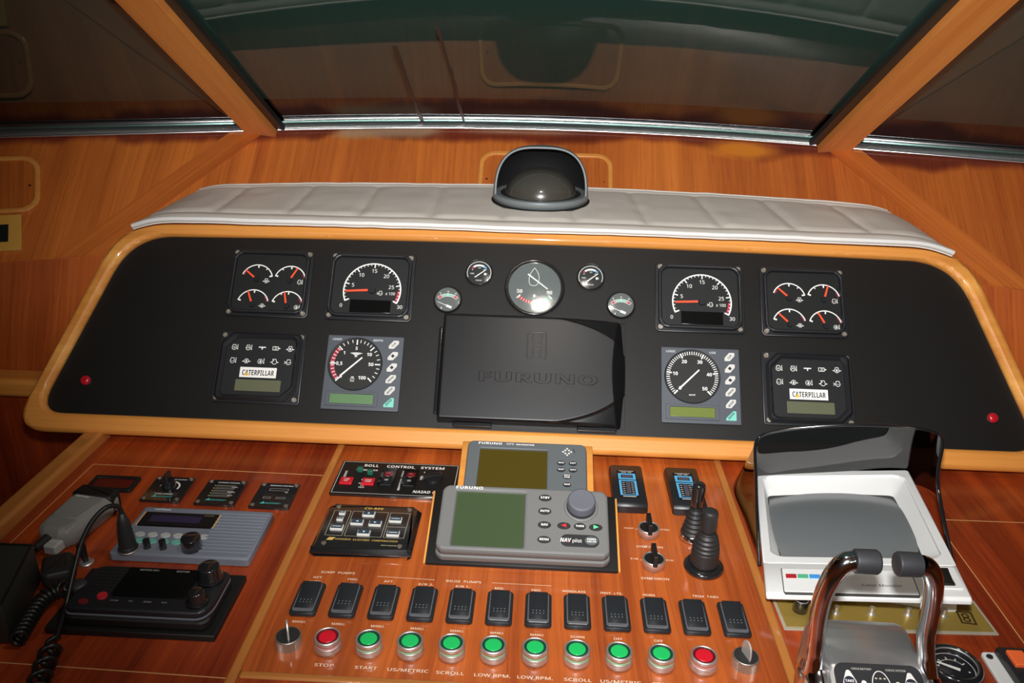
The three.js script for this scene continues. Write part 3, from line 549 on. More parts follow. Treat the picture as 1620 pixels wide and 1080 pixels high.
const depthFace = dialDisc(c => {
  for (const [n, a] of [[0, 225], [1, 180], [2, 135], [3, 90], [4, 45], [5, 0], [6, -45]]) tick(c, 0, 0, a, 31, 39.5, 2.0, DW);
  arc(c, 0, 0, 36, 222, 138, 6.5, '#a3283c'); for (let a = 221; a >= 138; a -= 9) tick(c, 0, 0, a, 33, 38.5, 1.1, DW);
  for (const a of [124, 113, 101, 81, 71, 62, 53, 34, 24, 12, -11, -22, -33]) tick(c, 0, 0, a, 34.5, 39.5, 1.2, DW);
  tick(c, 0, 0, 180, 31, 39.5, 2.2, DW); tick(c, 0, 0, 225, 30, 40, 2.2, DW);
  put(c, '0', -20.5, 20.5, 7, { color: DW }); put(c, '0,5', -25, 0, 7.6, { color: DW }); put(c, '1', -18.5, -17.5, 7, { color: DW }); put(c, '5', 0, -25.5, 7, { color: DW }); put(c, '10', 21, -16, 7.6, { color: DW }); put(c, '50', 25, 0, 7.6, { color: DW }); put(c, '100', 13, 22, 7.6, { color: DW });
  put(c, 'm', -2, 21.5, 5.4, { color: DW }); put(c, 'feet', -2, 27.5, 3.4, { color: DW }); c.fillStyle = DW; c.fillRect(-6, 24.2, 8, 0.6);
  c.fillStyle = '#c8c8c4'; c.beginPath(); c.moveTo(-10, -17.5); c.quadraticCurveTo(0, -20, 11, -17.5); c.quadraticCurveTo(2, -14.8, 1.6, -12.5); c.lineTo(2.5, -11); c.lineTo(-2.5, -11); c.lineTo(-1.6, -12.5); c.quadraticCurveTo(-2, -14.8, -10, -17.5); c.fill();
});
const logFace = dialDisc(c => {
  const A = n => 225 - n / 50 * 270; for (let n = 0; n <= 50; n++) tick(c, 0, 0, A(n), n % 10 ? 34.5 : 32, 40, n % 10 ? 1.3 : 2.4, DW);
  for (const n of [0, 10, 20, 30, 40, 50]) put(c, String(n), Math.cos(A(n) * rad) * 26.5, -Math.sin(A(n) * rad) * 26.5, 7.6, { color: DW }); put(c, 'speed', -1, 29, 3.4, { color: DW });
});
function logicUnit(label, title, face, ang, lcd) {
  const t = thing('logic_instrument', label, 'instrument');
  mesh('bezel', plate(0.1215, 0.1205, 0.006, 0.002, 0.0012), M.logic, t);
  mesh('title', at(depthTitle[0].clone(), -0.0365, 0.0535, 0.0061), M.print, t); mesh('title', at(depthTitle[title].clone(), 0.0195, 0.0535, 0.0061), M.print, t);
  const d = mesh('dial', at(lathe([[0, 0], [0.0430, 0], [0.0430, 0.0030], [0.0418, 0.0036], [0.0414, 0.0016], [0, 0.0016]], 64), -0.0130, 0.0132, 0.006), M.blackMatt, t);
  mesh('dial_face', at(face.clone(), -0.0130, 0.0132, 0.0078), M.print, d);
  needle(0.0148, 0.0026, ang, M.needleWhite, t, 0.0300, 0.0088, -0.0130, 0.0132, 0.0022);
  const l = mesh('display', at(plate(0.068, 0.0150, 0.0010, 0.0005, 0.0003), -0.0135, -0.0430, 0.0064), lcd, t);
  mesh('display_frame', at(frameGeo(0.082, 0.0235, 0.0020, 0.0690, 0.0158, 0.0020, 0.0024, 0.0006), -0.0135, -0.0430, 0.0058), M.logic, t);
  for (let k = 0; k < 6; k++) { const y = 0.0470 - k * 0.0187; const m = mesh('key', at(k < 5 ? extrude(keyShape(), 0.0016, 0.0004) : extrude(enterShape(), 0.0016, 0.0004), 0.0452, y, 0.0058), k < 5 ? M.keyWhite : M.keyGreen, t); mesh('lettering', at(keyPrint[k].clone(), 0.0452, y, 0.0075), M.print, m); }
  return t;
}
onPanel(logicUnit('square grey depth sounder with red arc on its dial', 1, depthFace, 44, M.lcdGreen), -0.2628, 0.0862);
onPanel(logicUnit('square grey speed log with dial numbered to fifty', 2, logFace, 45, M.lcdLime), 0.2634, 0.0865);
// round gauges
function roundGauge(name, label, r, faceGeo, ring) {
  const t = thing(name, label, 'gauge');
  mesh('bezel', lathe([[r * .90, 0.0004], [r * 1.03, 0.0004], [r * 1.03, 0.004], [r * 1.0, 0.006], [r * .955, 0.006], [r * .93, 0.003], [r * .90, 0.003]], 64), ring, t);
  mesh('dial', at(cyl(r * .93, r * .93, 0.0016, 56), 0, 0, 0.0004), M.blackMatt, t); mesh('dial_face', at(faceGeo.clone(), 0, 0, 0.0022), M.print, t);
  mesh('glass', lathe([...Array(9)].map((_, k) => { const q = (8 - k) / 8; return [r * .955 * q, 0.0048 + 0.0012 * (1 - q * q)]; }), 48), M.gaugeGlass, t);
  return t;
}
const rudderFace = printGeo(0.088, 0.088, c => {
  c.fillStyle = '#59605e'; c.beginPath(); c.arc(0, 0, 43.5, 0, 7); c.fill();  // dial grey lightened, the glare haze is put into its colour
  c.strokeStyle = '#e8e8e4'; c.lineWidth = 0.9; c.beginPath(); c.moveTo(-1, -34); c.quadraticCurveTo(-13, -20, -8, -5.5); c.quadraticCurveTo(-2, -1, 4, -5.5); c.quadraticCurveTo(11, -20, -1, -34); c.stroke();
  put(c, '50', -24, 6.5, 8.5, { font: 'serif' }); put(c, '90', 24, 7.5, 8.5, { font: 'serif' }); put(c, '0', 0, 14, 7);
  arc(c, 0, -10, 35.5, 225, 268, 5, '#b23030'); for (let a = 228; a < 268; a += 7) tick(c, 0, -10, a, 33.2, 37.8, 0.8); tick(c, 0, -10, 225, 32, 40, 1.8); tick(c, 0, -10, 270, 32, 40, 1.8); tick(c, 0, -10, 315, 32, 40, 1.8);
  arc(c, 0, -10, 35.5, 312, 300, 5, '#3c9b78'); c.fillStyle = '#d8d8d4'; c.fillRect(-3, 31, 6, 6.5);
});
{
  const t = onPanel(roundGauge('rudder_gauge', 'large round rudder angle gauge with boat outline, top centre of the dash', 0.047, rudderFace, M.blackGloss), 0.001, 0.2395);
  needle(0.041, 0.0024, -37.5, M.needleWhite, t, 0, 0.0034, -0.0115, 0.0225, 0.0018);
}
const fuelFace = printGeo(0.042, 0.042, c => {
  c.fillStyle = '#121514'; c.beginPath(); c.arc(0, 0, 20.5, 0, 7); c.fill(); arc(c, 0, 0, 19.2, 205, -25, 0.9, '#f0f0ee');
  arc(c, 0, 2, 15, 140, 128, 3.2, '#c02a38'); arc(c, 0, 2, 15, 128, 60, 3.2, '#eef0f0'); arc(c, 0, 2, 15, 60, 42, 3.2, '#5aa8d8');
  put(c, '0', -11, -5.5, 3.2); put(c, '1/2', 0, -8.5, 3); put(c, '4/4', 8.5, -5.5, 2.8); put(c, 'FUEL', -11, 1.5, 3); put(c, 'VEGLIA', 0, 13, 2.8); c.fillStyle = W; c.fillRect(8.2, 0, 3.2, 4); c.fillRect(12, 0.4, 0.8, 3);
}, 6000);
for (const [x, a, lab] of [[-0.0902, 38, 'small round fuel gauge with white arc, left of the rudder gauge'], [0.0910, 38, 'small round fuel gauge with white arc, right of the rudder gauge']]) {
  const t = onPanel(roundGauge('fuel_gauge', lab, 0.0222, fuelFace, M.blackGloss), x, x < 0 ? 0.262 : 0.261); needle(0.023, 0.0017, a, M.needleWhite, t, 0, 0.0032, -0.0065, -0.0085, 0.0012);
}
const voltFace = printGeo(0.042, 0.042, c => {
  c.fillStyle = '#5c605d'; c.beginPath(); c.arc(0, 0, 20.5, 0, 7); c.fill();
  arc(c, 0, 15, 22.5, 132, 48, 5.2, '#e2dcd4'); arc(c, 0, 15, 22.5, 130, 112, 3.8, '#b8485a'); arc(c, 0, 15, 22.5, 111, 69, 3.8, '#8fc9b4'); arc(c, 0, 15, 22.5, 68, 50, 3.8, '#b8485a');
  for (const [s, a] of [['8', 116], ['12', 90], ['16', 64]]) { put(c, s, Math.cos(a * rad) * 28.5, 15 - Math.sin(a * rad) * 28.5, 3); tick(c, 0, 15, a, 20, 26.5, 0.7); }
  put(c, 'V', -9.5, 15, 4.4);
}, 6000);
for (const [x, lab] of [[-0.1383, 'small round grey voltmeter, partly behind the upper left corner of the radar cover'], [0.1402, 'small round grey voltmeter, partly behind the upper right corner of the radar cover']]) {
  const t = onPanel(roundGauge('voltmeter', lab, 0.0222, voltFace, M.blackMatt), x, x < 0 ? 0.2142 : 0.215);
  needle(0.0215, 0.0012, 158, M.needleWhite, t, 0, 0.0034, 0.0040, -0.0130, 0.0007); mesh('needle_foot', at(rbox(0.0095, 0.0042, 0.0014, 0.0006).rotateZ(158 * rad), 0.0030, -0.0128, 0.0034), M.needleWhite, t);
}
// red lamps
for (const [x, v, lab] of [[-0.7025, 0.0575, 'small red dome lamp at the lower left corner of the dash'], [0.7045, 0.0545, 'small red dome lamp at the lower right corner of the dash']]) {
  const t = onPanel(thing('indicator_lamp', lab, 'lamp'), x, v, -0.001); mesh('collar', lathe([[0.0075, 0], [0.0088, 0], [0.0088, 0.0012], [0.0075, 0.0018], [0.0075, 0]], 32), M.blackMatt, t);
  mesh('lens', lathe([[0.0078, 0], [0.0078, 0.003], [0.0066, 0.0056], [0.004, 0.0070], [0, 0.0075]], 32), M.lampRed, t);
}
// moulded cover over the radar display
{
  const t = onPanel(thing('display_cover', 'black moulded plastic cover over the radar display with raised lettering', 'cover'), 0.004, 0.0985);
  const w = 0.286, h = 0.170, H = 0.026;
  const sm = (a, b, v) => { v = Math.min(1, Math.max(0, (v - a) / (b - a))); return v * v * (3 - 2 * v); };
  const top = (x, y) => {
    // leaf-shaped field with its tip to the right; the two corners beyond it fall away, the right edge is a hollow chamfer
    const X = Math.max(0, (x + w * 0.24) / (w * 0.775)), lim = 0.5 * h * 1.04 * Math.sqrt(Math.max(0, 1 - Math.pow(Math.min(X, 1), 2.6)));
    const over = Math.abs(y) - lim, q = sm(-0.12, 0.5, x / w);
    let z = H - sm(0, 0.0022, over) * (0.0012 + 0.003 * q) - Math.max(0, over) * 0.30 * q;
    const bow = 0.1300 - 0.008 * Math.cos(y / h * Math.PI);
    z -= Math.max(0, x - bow) * 1.25; z -= sm(h / 2 - 0.004, h / 2, Math.abs(y)) * 0.003; z -= sm(w / 2 - 0.003, w / 2, -x) * 0.002; return z;
  };
  const NX = 240, NY = 150, X = a => -w / 2 + w * a, Y = b => -h / 2 + h * b;
  const skin = surf((a, b) => { const x = X(a), y = Y(b); return [x, y, top(x, y)]; }, NX, NY);
  const wall = (f, n, flip) => surf((a, b) => { const [x, y] = f(a); return [x * (1 + .004 * (1 - b)), y * (1 + .004 * (1 - b)), 0.001 + (top(x, y) - 0.001) * b]; }, n, 1, flip);
  mesh('shell', merged(skin, wall(a => [X(a), -h / 2], NX), wall(a => [X(a), h / 2], NX, true), wall(b => [-w / 2, Y(b)], NY, true), wall(b => [w / 2, Y(b)], NY)), M.cover, t);
  const tg = new TextGeometry('FURUNO', { font, size: 0.0150, depth: 0.0018, curveSegments: 4, bevelEnabled: true, bevelThickness: 0.0004, bevelSize: 0.0004, bevelSegments: 1 }); tg.computeBoundingBox(); const bb = tg.boundingBox; tg.translate(-(bb.min.x + bb.max.x) / 2, 0, 0); tg.scale(0.182 / (bb.max.x - bb.min.x), 1, 1);
  mesh('raised_lettering', at(tg, 0.008, -0.0235, H - 0.0004), M.cover, t);
  const lg = frameGeo(0.031, 0.046, 0.007, 0.0275, 0.0425, 0.0055, 0.0012, 0.0004);
  const bar = (x, y, ww, hh) => at(rbox(ww, hh, 0.0012, 0.0005), x, y, 0);
  mesh('raised_emblem', at(merged(lg, bar(-0.0065, 0.013, 0.0035, 0.013), bar(0.0065, 0.013, 0.0035, 0.013), bar(0, 0.0035, 0.013, 0.003), bar(0, -0.004, 0.013, 0.003), bar(-0.0065, -0.013, 0.0035, 0.011), bar(0.0065, -0.013, 0.0035, 0.011)), 0.004, 0.036, H - 0.0004), M.cover, t);
  mesh('side_clip', at(rbox(0.006, 0.140, 0.012, 0.002), -w / 2 - 0.0048, -0.004, 0.001), M.blackGloss, t);
  for (const s of [-0.09, 0.10]) mesh('foot', at(rbox(0.06, 0.008, 0.012, 0.002), s, -h / 2 - 0.0042, 0.001), M.blackGloss, t);
}

// ---------------------------------------------------------------- centre console
const YZX = new THREE.Matrix4().makeBasis(new THREE.Vector3(0, 1, 0), new THREE.Vector3(0, 0, 1), new THREE.Vector3(1, 0, 0));
function prof(pts, w, b = 0.0008, r = 0.0008, seg = 2) { return extrude(rp(pts, r), w, b, seg, 4).translate(0, 0, -w / 2).applyMatrix4(YZX); }   // profile (y, z) swept along x
// rocker switches
const dotFace = printGeo(0.016, 0.008, c => { c.fillStyle = '#8f9499'; for (let i = 0; i < 4; i++) for (let j = 0; j < 2; j++) { c.beginPath(); c.arc(-6 + i * 4, -2 + j * 4, 0.55, 0, 7); c.fill(); } }, 6000);
function rockerSwitch(label) {
  const t = thing('rocker_switch', label, 'switch', 'rocker switches in the row above the push buttons');
  mesh('base', plate(0.0305, 0.0535, 0.0062, 0.004, 0.0022), M.switchBlack, t);
  mesh('lip', at(frameGeo(0.0242, 0.0470, 0.0026, 0.0232, 0.0460, 0.0022, 0.0016, 0.0004), 0, 0, 0.0055), M.switchPale, t);
  const r = mesh('rocker', prof([[-0.0205, 0.004], [-0.0205, 0.0064], [-0.0175, 0.0080], [0.002, 0.0086], [0.0185, 0.0122], [0.0215, 0.0120], [0.0215, 0.004]], 0.0214), M.switchBlack, t);
  mesh('dots', at(dotFace.clone().rotateX(0.031), 0, -0.0085, 0.0086), M.print, r);
  return t;
}
const SW = ['sump pump AFT', 'sump pump FWD', 'bilge pump AFT', 'bilge pump E/R 2, fourth from the left', 'bilge pump E/R 1, fifth from the left', 'bilge pump MID', 'bilge pump FWD', 'WINDLASS', 'INST. LTS.', 'HORN', 'TRIM TABS lettering, first of the pair', 'TRIM TABS lettering, second of the pair'];
const sw0 = rockerSwitch('black rocker switch below the ' + SW[0]);
SW.forEach((s, i) => onDesk(i ? copyOf(sw0, 'black rocker switch below the ' + s + (i > 9 ? ' from the left' : '')) : sw0, -0.2437 + 0.0444 * i, 0.7485, 0, 0.0003));
// push buttons
function pushButton(label, lens, rim, band) {
  const t = thing('push_button', label, 'button', 'push buttons in the bottom row');
  mesh('barrel', lathe([[0, 0], [0.0146, 0], [0.0146, 0.0042], [0.0140, 0.0048], [0.0140, 0.0060], [0.0144, 0.0064], [0.0144, 0.0076], [0.0139, 0.0081], [0.0139, 0.0092], [0, 0.0092]], 48), M.alu, t);
  mesh('colour_band', lathe([[0.0137, 0.0090], [0.0137, 0.0126], [0.010, 0.0126]], 40), band, t);
  mesh('collar', lathe([[0.0116, 0.0120], [0.0141, 0.0120], [0.0141, 0.0158], [0.0132, 0.0170], [0.0121, 0.0170], [0.0116, 0.0160], [0.0116, 0.0140]], 48), M.alu, t);
  mesh('lens_rim', lathe([[0, 0.0140], [0.0118, 0.0140], [0.0118, 0.0164], [0.0086, 0.0158], [0, 0.0155]], 40), rim, t);
  mesh('lens', lathe([[0.0092, 0.0150], [0.0091, 0.0160], [0.0085, 0.0164], [0.005, 0.0165], [0, 0.0165]], 40), lens, t);
  return t;
}
const BT = ['STOP', 'START', 'US/METRIC', 'SCROLL', 'LOW RPM.', 'LOW RPM.', 'SCROLL', 'US/METRIC', 'START', 'STOP'];
let red0, green0;
BT.forEach((s, i) => {
  const lab = (s === 'STOP' ? 'red' : 'green') + ' push button marked ' + s + (i < 5 ? ', in the left half of the button row' : ', in the right half of the button row'); let b;
  if (s === 'STOP') b = red0 ? copyOf(red0, lab) : (red0 = pushButton(lab, M.lensRed, M.lensRimRed, M.clearRed)); else b = green0 ? copyOf(green0, lab) : (green0 = pushButton(lab, M.lensGreen, M.lensRim, M.clearGreen));
  onDesk(b, -0.2020 + 0.04445 * i, 0.6775, 0, 0.0002);
});
// key caps at both ends of the row
function keyKnob(label, turn) {
  const t = thing('key_switch', label, 'key switch');
  const s = new THREE.Shape(); for (let k = 0; k < 112; k++) { const r = k % 2 ? 0.0140 : 0.0133, a = k / 112 * Math.PI * 2; k ? s.lineTo(r * Math.cos(a), r * Math.sin(a)) : s.moveTo(r, 0); } s.closePath();
  mesh('barrel', merged(extrude(s, 0.0115), lathe([[0.0125, 0.0115], [0.0138, 0.0115], [0.0134, 0.0128], [0.0125, 0.0128]], 48)), M.aluDark, t);
  mesh('cap', at(cyl(0.0126, 0.0122, 0.0013, 40), 0, 0, 0.0115), M.steelDark, t);
  const b = new THREE.Shape(); b.moveTo(-0.0082, 0); b.bezierCurveTo(-0.0098, 0.013, -0.006, 0.0195, 0, 0.0195); b.bezierCurveTo(0.006, 0.0195, 0.0098, 0.013, 0.0082, 0); b.closePath();
  mesh('blade', at(extrude(b, 0.0022, 0.0008).translate(0, 0, -0.0011).rotateX(Math.PI / 2).rotateZ(turn), 0, 0, 0.0124), M.pearl, t);
  return t;
}
onDesk(keyKnob('knurled key switch with upright blade at the left end of the button row', 1.94), -0.2455, 0.680);
onDesk(keyKnob('knurled key switch with upright blade at the right end of the button row', 1.90), 0.2435, 0.6835);
// synchron selector knobs
function selector(label) {
  const t = thing('selector_knob', label, 'knob');
  mesh('body', lathe([[0, 0], [0.0140, 0], [0.0140, 0.0105], [0.0134, 0.0118], [0.0122, 0.0118], [0.0118, 0.0100], [0, 0.0100]], 48), M.alu, t);
  mesh('cap', lathe([[0.0119, 0.0098], [0.0119, 0.0112], [0, 0.0112]], 40), M.blackMatt, t);
  mesh('lever', at(rbox(0.0058, 0.0300, 0.0160, 0.0014), 0, -0.001, 0.0090), M.blackMatt, t); mesh('mark', at(box(0.0010, 0.0006, 0.005), 0, 0.0140, 0.0195), M.needleWhite, t);
  return t;
}
onDesk(selector('metal selector knob with black lever between PORT and STBD lettering'), 0.1650, 0.9080); onDesk(selector('metal selector knob with black lever between F/B and P/H lettering'), 0.1645, 0.8430);
// joysticks
const boot = (pts) => lathe(pts, 40);
{
  const t = onDesk(thing('joystick', 'black rubber booted joystick on a chrome ring, behind the other joystick', 'joystick'), 0.2230, 0.9060);
  mesh('base_ring', lathe([[0, 0], [0.0185, 0], [0.0185, 0.0035], [0.0165, 0.0085], [0.0150, 0.0100], [0, 0.0100]], 48), M.chrome, t);
  const p = [[0, 0.008], [0.0150, 0.008]]; for (let k = 0; k <= 48; k++) { const q = k / 48; p.push([0.0152 - 0.0082 * q + 0.0011 * Math.cos(q * Math.PI * 12), 0.010 + 0.037 * q]); } p.push([0, 0.0475]);
  mesh('boot', boot(p), M.rubber, t);
  mesh('handle', lathe([[0, 0.045], [0.0070, 0.045], [0.0080, 0.060], [0.0086, 0.078], [0.0078, 0.0815], [0.0060, 0.0830], [0, 0.0832]], 36), M.blackGloss, t);
}
{
  const t = onDesk(thing('joystick', 'black joystick on a wide black flange, in front of the other joystick', 'joystick'), 0.2265, 0.8440);
  mesh('base_ring', lathe([[0, 0], [0.0245, 0], [0.0250, 0.0030], [0.0235, 0.0055], [0.0200, 0.0072], [0, 0.0072]], 48), M.blackGloss, t);
  const p = [[0, 0.006], [0.0168, 0.006], [0.0172, 0.010]]; for (let k = 0; k <= 60; k++) { const q = k / 60; p.push([0.0088 + 0.0084 * Math.pow(Math.cos(q * Math.PI / 2), 0.6) + (q > 0.3 ? 0.0007 : 0) * Math.cos(q * Math.PI * 14), 0.014 + 0.040 * q]); } p.push([0, 0.055]);
  mesh('boot', boot(p), M.rubber, t);
  mesh('handle', lathe([[0, 0.050], [0.0086, 0.050], [0.0090, 0.060], [0.0096, 0.079], [0.0090, 0.0830], [0.0070, 0.0845], [0, 0.0847]], 36), M.rubber, t);
}
// trim indicator panels
const trimFace = printGeo(0.0250, 0.0660, c => {
  bg(c, .025, .066, '#07080b'); c.fillStyle = '#d8d4cc'; c.fillRect(-9.5, -32, 19, 1.1); put(c, 'PORT  TAB', 0, -28.4, 2.6, { w: 13 });
  c.fillStyle = '#58aede'; c.fillRect(-11, -25.5, 22, 15); c.fillRect(-11, -8.6, 22, 36); c.fillStyle = '#07080b'; c.fillRect(-8, -6, 16, 31.5); c.fillRect(-7.5, -22, 15, 8);
  c.fillStyle = '#d8d4cc'; for (let k = 0; k < 6; k++) { c.fillRect(-7, -2.5 + k * 4.8, 3.2, 1.1); c.fillRect(3.8, -2.5 + k * 4.8, 3.2, 1.1); } c.fillStyle = '#e8e8e4'; c.fillRect(-8, 29.4, 16, 1.4);
});
for (const [x, d, lab] of [[0.1455, 1.0065, 'black trim indicator with blue display, next to the navigator'], [0.2265, 1.0060, 'black trim indicator with blue display, behind the joysticks']]) {
  const t = onDesk(thing('trim_indicator', lab, 'indicator'), x, d);
  mesh('housing', prof([[-0.053, 0], [-0.053, 0.012], [-0.046, 0.0165], [0.046, 0.0165], [0.053, 0.008], [0.053, 0]], 0.0475, 0.004, 0.002, 2), M.bezel, t);
  mesh('print', at(trimFace.clone().scale(1.12, 1.06, 1), -0.0005, -0.004, 0.0167), M.print, t);
  mesh('display', at(plate(0.0145, 0.0078, 0.0006, 0.0005), -0.0005, 0.0151, 0.0167), M.blueLcd, t); mesh('display', at(plate(0.0062, 0.0285, 0.0006, 0.0005), -0.0005, -0.0144, 0.0167), M.blueLcd, t);
}
// roll control panel
const rollFace = printGeo(0.174, 0.086, c => {
  bg(c, .174, .086, '#0b0a0a'); c.strokeStyle = '#e6e2da'; c.lineWidth = 0.8; c.strokeRect(-85, -41, 170, 82);
  put(c, 'ROLL', -43, -32.5, 9, { w: 22 }); put(c, 'CONTROL', 0.5, -32.5, 9, { w: 42 }); put(c, 'SYSTEM', 48, -32.5, 9, { w: 36 });
  put(c, 'STABILIZER', -47, -20, 5, { w: 32 }); put(c, 'LOCAL', 46, -20, 5, { w: 19 }); put(c, 'OFF', -46, 6, 4.4); put(c, 'PRESS', -46, 16, 4.2); put(c, 'TO', -46, 21, 4.2); put(c, 'TEST', -46, 26, 4.2);
  put(c, 'REMOTE', -76, -7, 4.4, { rot: -Math.PI / 2 }); put(c, 'MANUAL FINS', 7, 4, 4.4, { rot: -Math.PI / 2, w: 52 }); put(c, 'STBD', 35, -5, 4.4, { rot: -Math.PI / 2 }); put(c, 'PORT', -22, -10, 4.4, { rot: -Math.PI / 2 }); put(c, 'NAIAD MV', 48, 31, 9, { w: 40, font: 'sans-serif', skew: 0.15 });
}, 4000);
{
  const t = onDesk(thing('roll_control_panel', 'black roll control system panel with red lamps, left of the navigator', 'panel'), -0.1865, 1.0085);
  mesh('plate', plate(0.176, 0.088, 0.0045, 0.002, 0.0008), M.blackGloss, t); mesh('lettering', at(rollFace.clone(), 0, 0, 0.0047), M.print, t);
  for (const x of [-0.070, -0.0385]) { const m = mesh('lamp', at(rbox(0.018, 0.0165, 0.0035, 0.0012), x, -0.0135, 0.0045), M.lensRed, t); mesh('lettering', at(printGeo(0.014, 0.010, c => { put(c, x < -0.05 ? 'LOW' : 'HIGH', 0, -2, 3.6); put(c, x < -0.05 ? 'OIL' : 'TEMP', 0, 2, 3.6); }), x, -0.0135, 0.0081), M.print, m); }
  for (const [x, y] of [[-0.056, 0.018], [-0.040, 0.0115]]) { mesh('toggle', at(rbox(0.0085, 0.0070, 0.0075, 0.0016), x, y - 0.003, 0.0045), std([0.012, 0.12, 0.07], 0.35), t); }
  for (const x of [-0.0125, 0.0200]) {
    const m = mesh('guarded_switch', at(rbox(0.0165, 0.038, 0.004, 0.001), x, -0.003, 0.0045), M.blackMatt, t);
    mesh('rocker', at(rbox(0.012, 0.010, 0.003, 0.001), x, 0.006, 0.0065), M.lensRed, m); mesh('lettering', at(printGeo(0.012, 0.026, c => { put(c, 'ON', 0, -9, 3.6); c.fillStyle = W; c.fillRect(-2.5, -1, 5, 1.4); c.fillRect(-2.6, 6.5, 5.2, 4.6); }), x, -0.003, 0.0100), M.print, m);
    mesh('clear_guard', merged(at(rbox(0.0012, 0.043, 0.0062, 0.0004), x - 0.0105, -0.003, 0.0045), at(rbox(0.0012, 0.043, 0.0062, 0.0004), x + 0.0105, -0.003, 0.0045), at(box(0.021, 0.043, 0.0008), x, -0.003, 0.0105), at(box(0.021, 0.001, 0.0062), x, 0.0185, 0.0045)), M.clearGuard, m);
  }
  mesh('knob', merged(at(cyl(0.0150, 0.0145, 0.004, 36), 0.052, 0.0060, 0.0045), at(rbox(0.0080, 0.0280, 0.006, 0.002).rotateZ(-1.2), 0.052, 0.0040, 0.0065)), M.blackGloss, t);
}
// search light control panel
const lightFace = printGeo(0.120, 0.094, c => {
  const G = '#d9b45c'; c.strokeStyle = '#b8b09a'; c.lineWidth = 0.55; put(c, 'CH-REE', 0, -39, 6.5, { color: G, skew: 0.15, w: 26 });
  c.strokeRect(-51, -31, 22, 54); c.strokeRect(-26, -31, 47, 54); c.strokeRect(24, -31, 26, 31); c.strokeRect(24, 0, 26, 23);
  put(c, 'SANSHIN  ELECTRIC  CORPORATION', 4, 30, 4.6, { color: G, w: 80, font: 'serif' }); c.fillStyle = G; c.beginPath(); c.moveTo(-47, 33); c.lineTo(-44, 27); c.lineTo(-36, 27); c.lineTo(-39, 33); c.fill(); put(c, 'MADE IN JAPAN', 34, 39, 2.6, { color: '#b9ad88' });
});
{
  const t = onDesk(thing('searchlight_panel', 'black keypad panel with white keys and gold lettering, left of the autopilot', 'panel'), -0.2010, 0.8815);
  const o = (w, h, k) => [[-w, -h], [w, -h], [w, h - k], [w - k, h], [-w + k, h], [-w, h - k]];
  mesh('body', extrude(rp(o(0.0640, 0.0515, 0.010), 0.001), 0.0125, 0.0055, 1), M.blackGloss, t); mesh('lettering', at(lightFace.clone(), 0, 0, 0.0127), M.print, t);
  screws(t, 0.0480, 0.0395, 0.0125, 0.0036);
  const keys = [[-0.0040, 0.0240, 'w'], [-0.0155, 0.0050, 'w'], [0.0085, 0.0040, 'w'], [-0.0020, -0.0170, 'w'], [0.0335, 0.0140, 'w'], [0.0355, -0.0160, 'w'], [-0.0390, -0.0080, 'w'], [-0.0395, 0.0240, 's'], [-0.0395, 0.0105, 's']], marks = ['\u25b2', '\u25c0', '\u25b6', '\u25bc', 'POWER', 'DIMMER', 'SPEED', 'HI', 'LO'];
  keys.forEach(([x, y, k], i) => {
    const w = k === 'w' ? 0.0165 : 0.0085, h = k === 'w' ? 0.0100 : 0.0066; const m = mesh('key', at(rbox(w, h, 0.0044, 0.0010), x, y, 0.0112), M.keyWhite, t);
    mesh('key_top', at(printGeo(w - 0.002, h - 0.0018, c => { c.fillStyle = '#2e4150'; c.fillRect(-20, -20, 40, 40); put(c, marks[i], 0, 0, i < 4 ? 5 : 3, { w: i > 3 && i < 7 ? 11 : undefined }); }), x, y + 0.0003, 0.0158), M.print, m);
  });
}
// navigator on a wooden wedge
const hold = (mat, shape, name, label, cat) => { const t = thing(name, label, cat); mesh('block', grain(shape, 0), mat, t); return t; };
const TILT = 20 * rad;
const wedgeG = (w, pts) => prof(pts, w, 0.0015, 0.001, 2);
onDesk(hold(M.maple, wedgeG(0.187, [[-0.052, 0], [-0.052, 0.0195], [0.052, 0.0575], [0.056, 0.0555], [0.056, 0]]), 'wooden_wedge', 'light wooden wedge carrying the small navigator', 'wedge'), 0.0005, 0.980);
function keyOval(t, x, y, z, w, h, txt, o = {}) {
  const s = new THREE.Shape(); s.absellipse(0, 0, w / 2, h / 2, 0, Math.PI * 2); const m = mesh('key', at(extrude(s, 0.0024, 0.0008, 2, 14), x, y, z), o.mat ?? M.keyDark, t);
  mesh('lettering', at(printGeo(w * .92, h * .9, c => { const L = txt.split('|'); L.forEach((q, i) => put(c, q, 0, (i - (L.length - 1) / 2) * (o.size ?? 4), o.size ?? 4.4, { w: o.w, color: o.color })); }, 5000), x, y, z + 0.0026), M.print, m); return m;
}
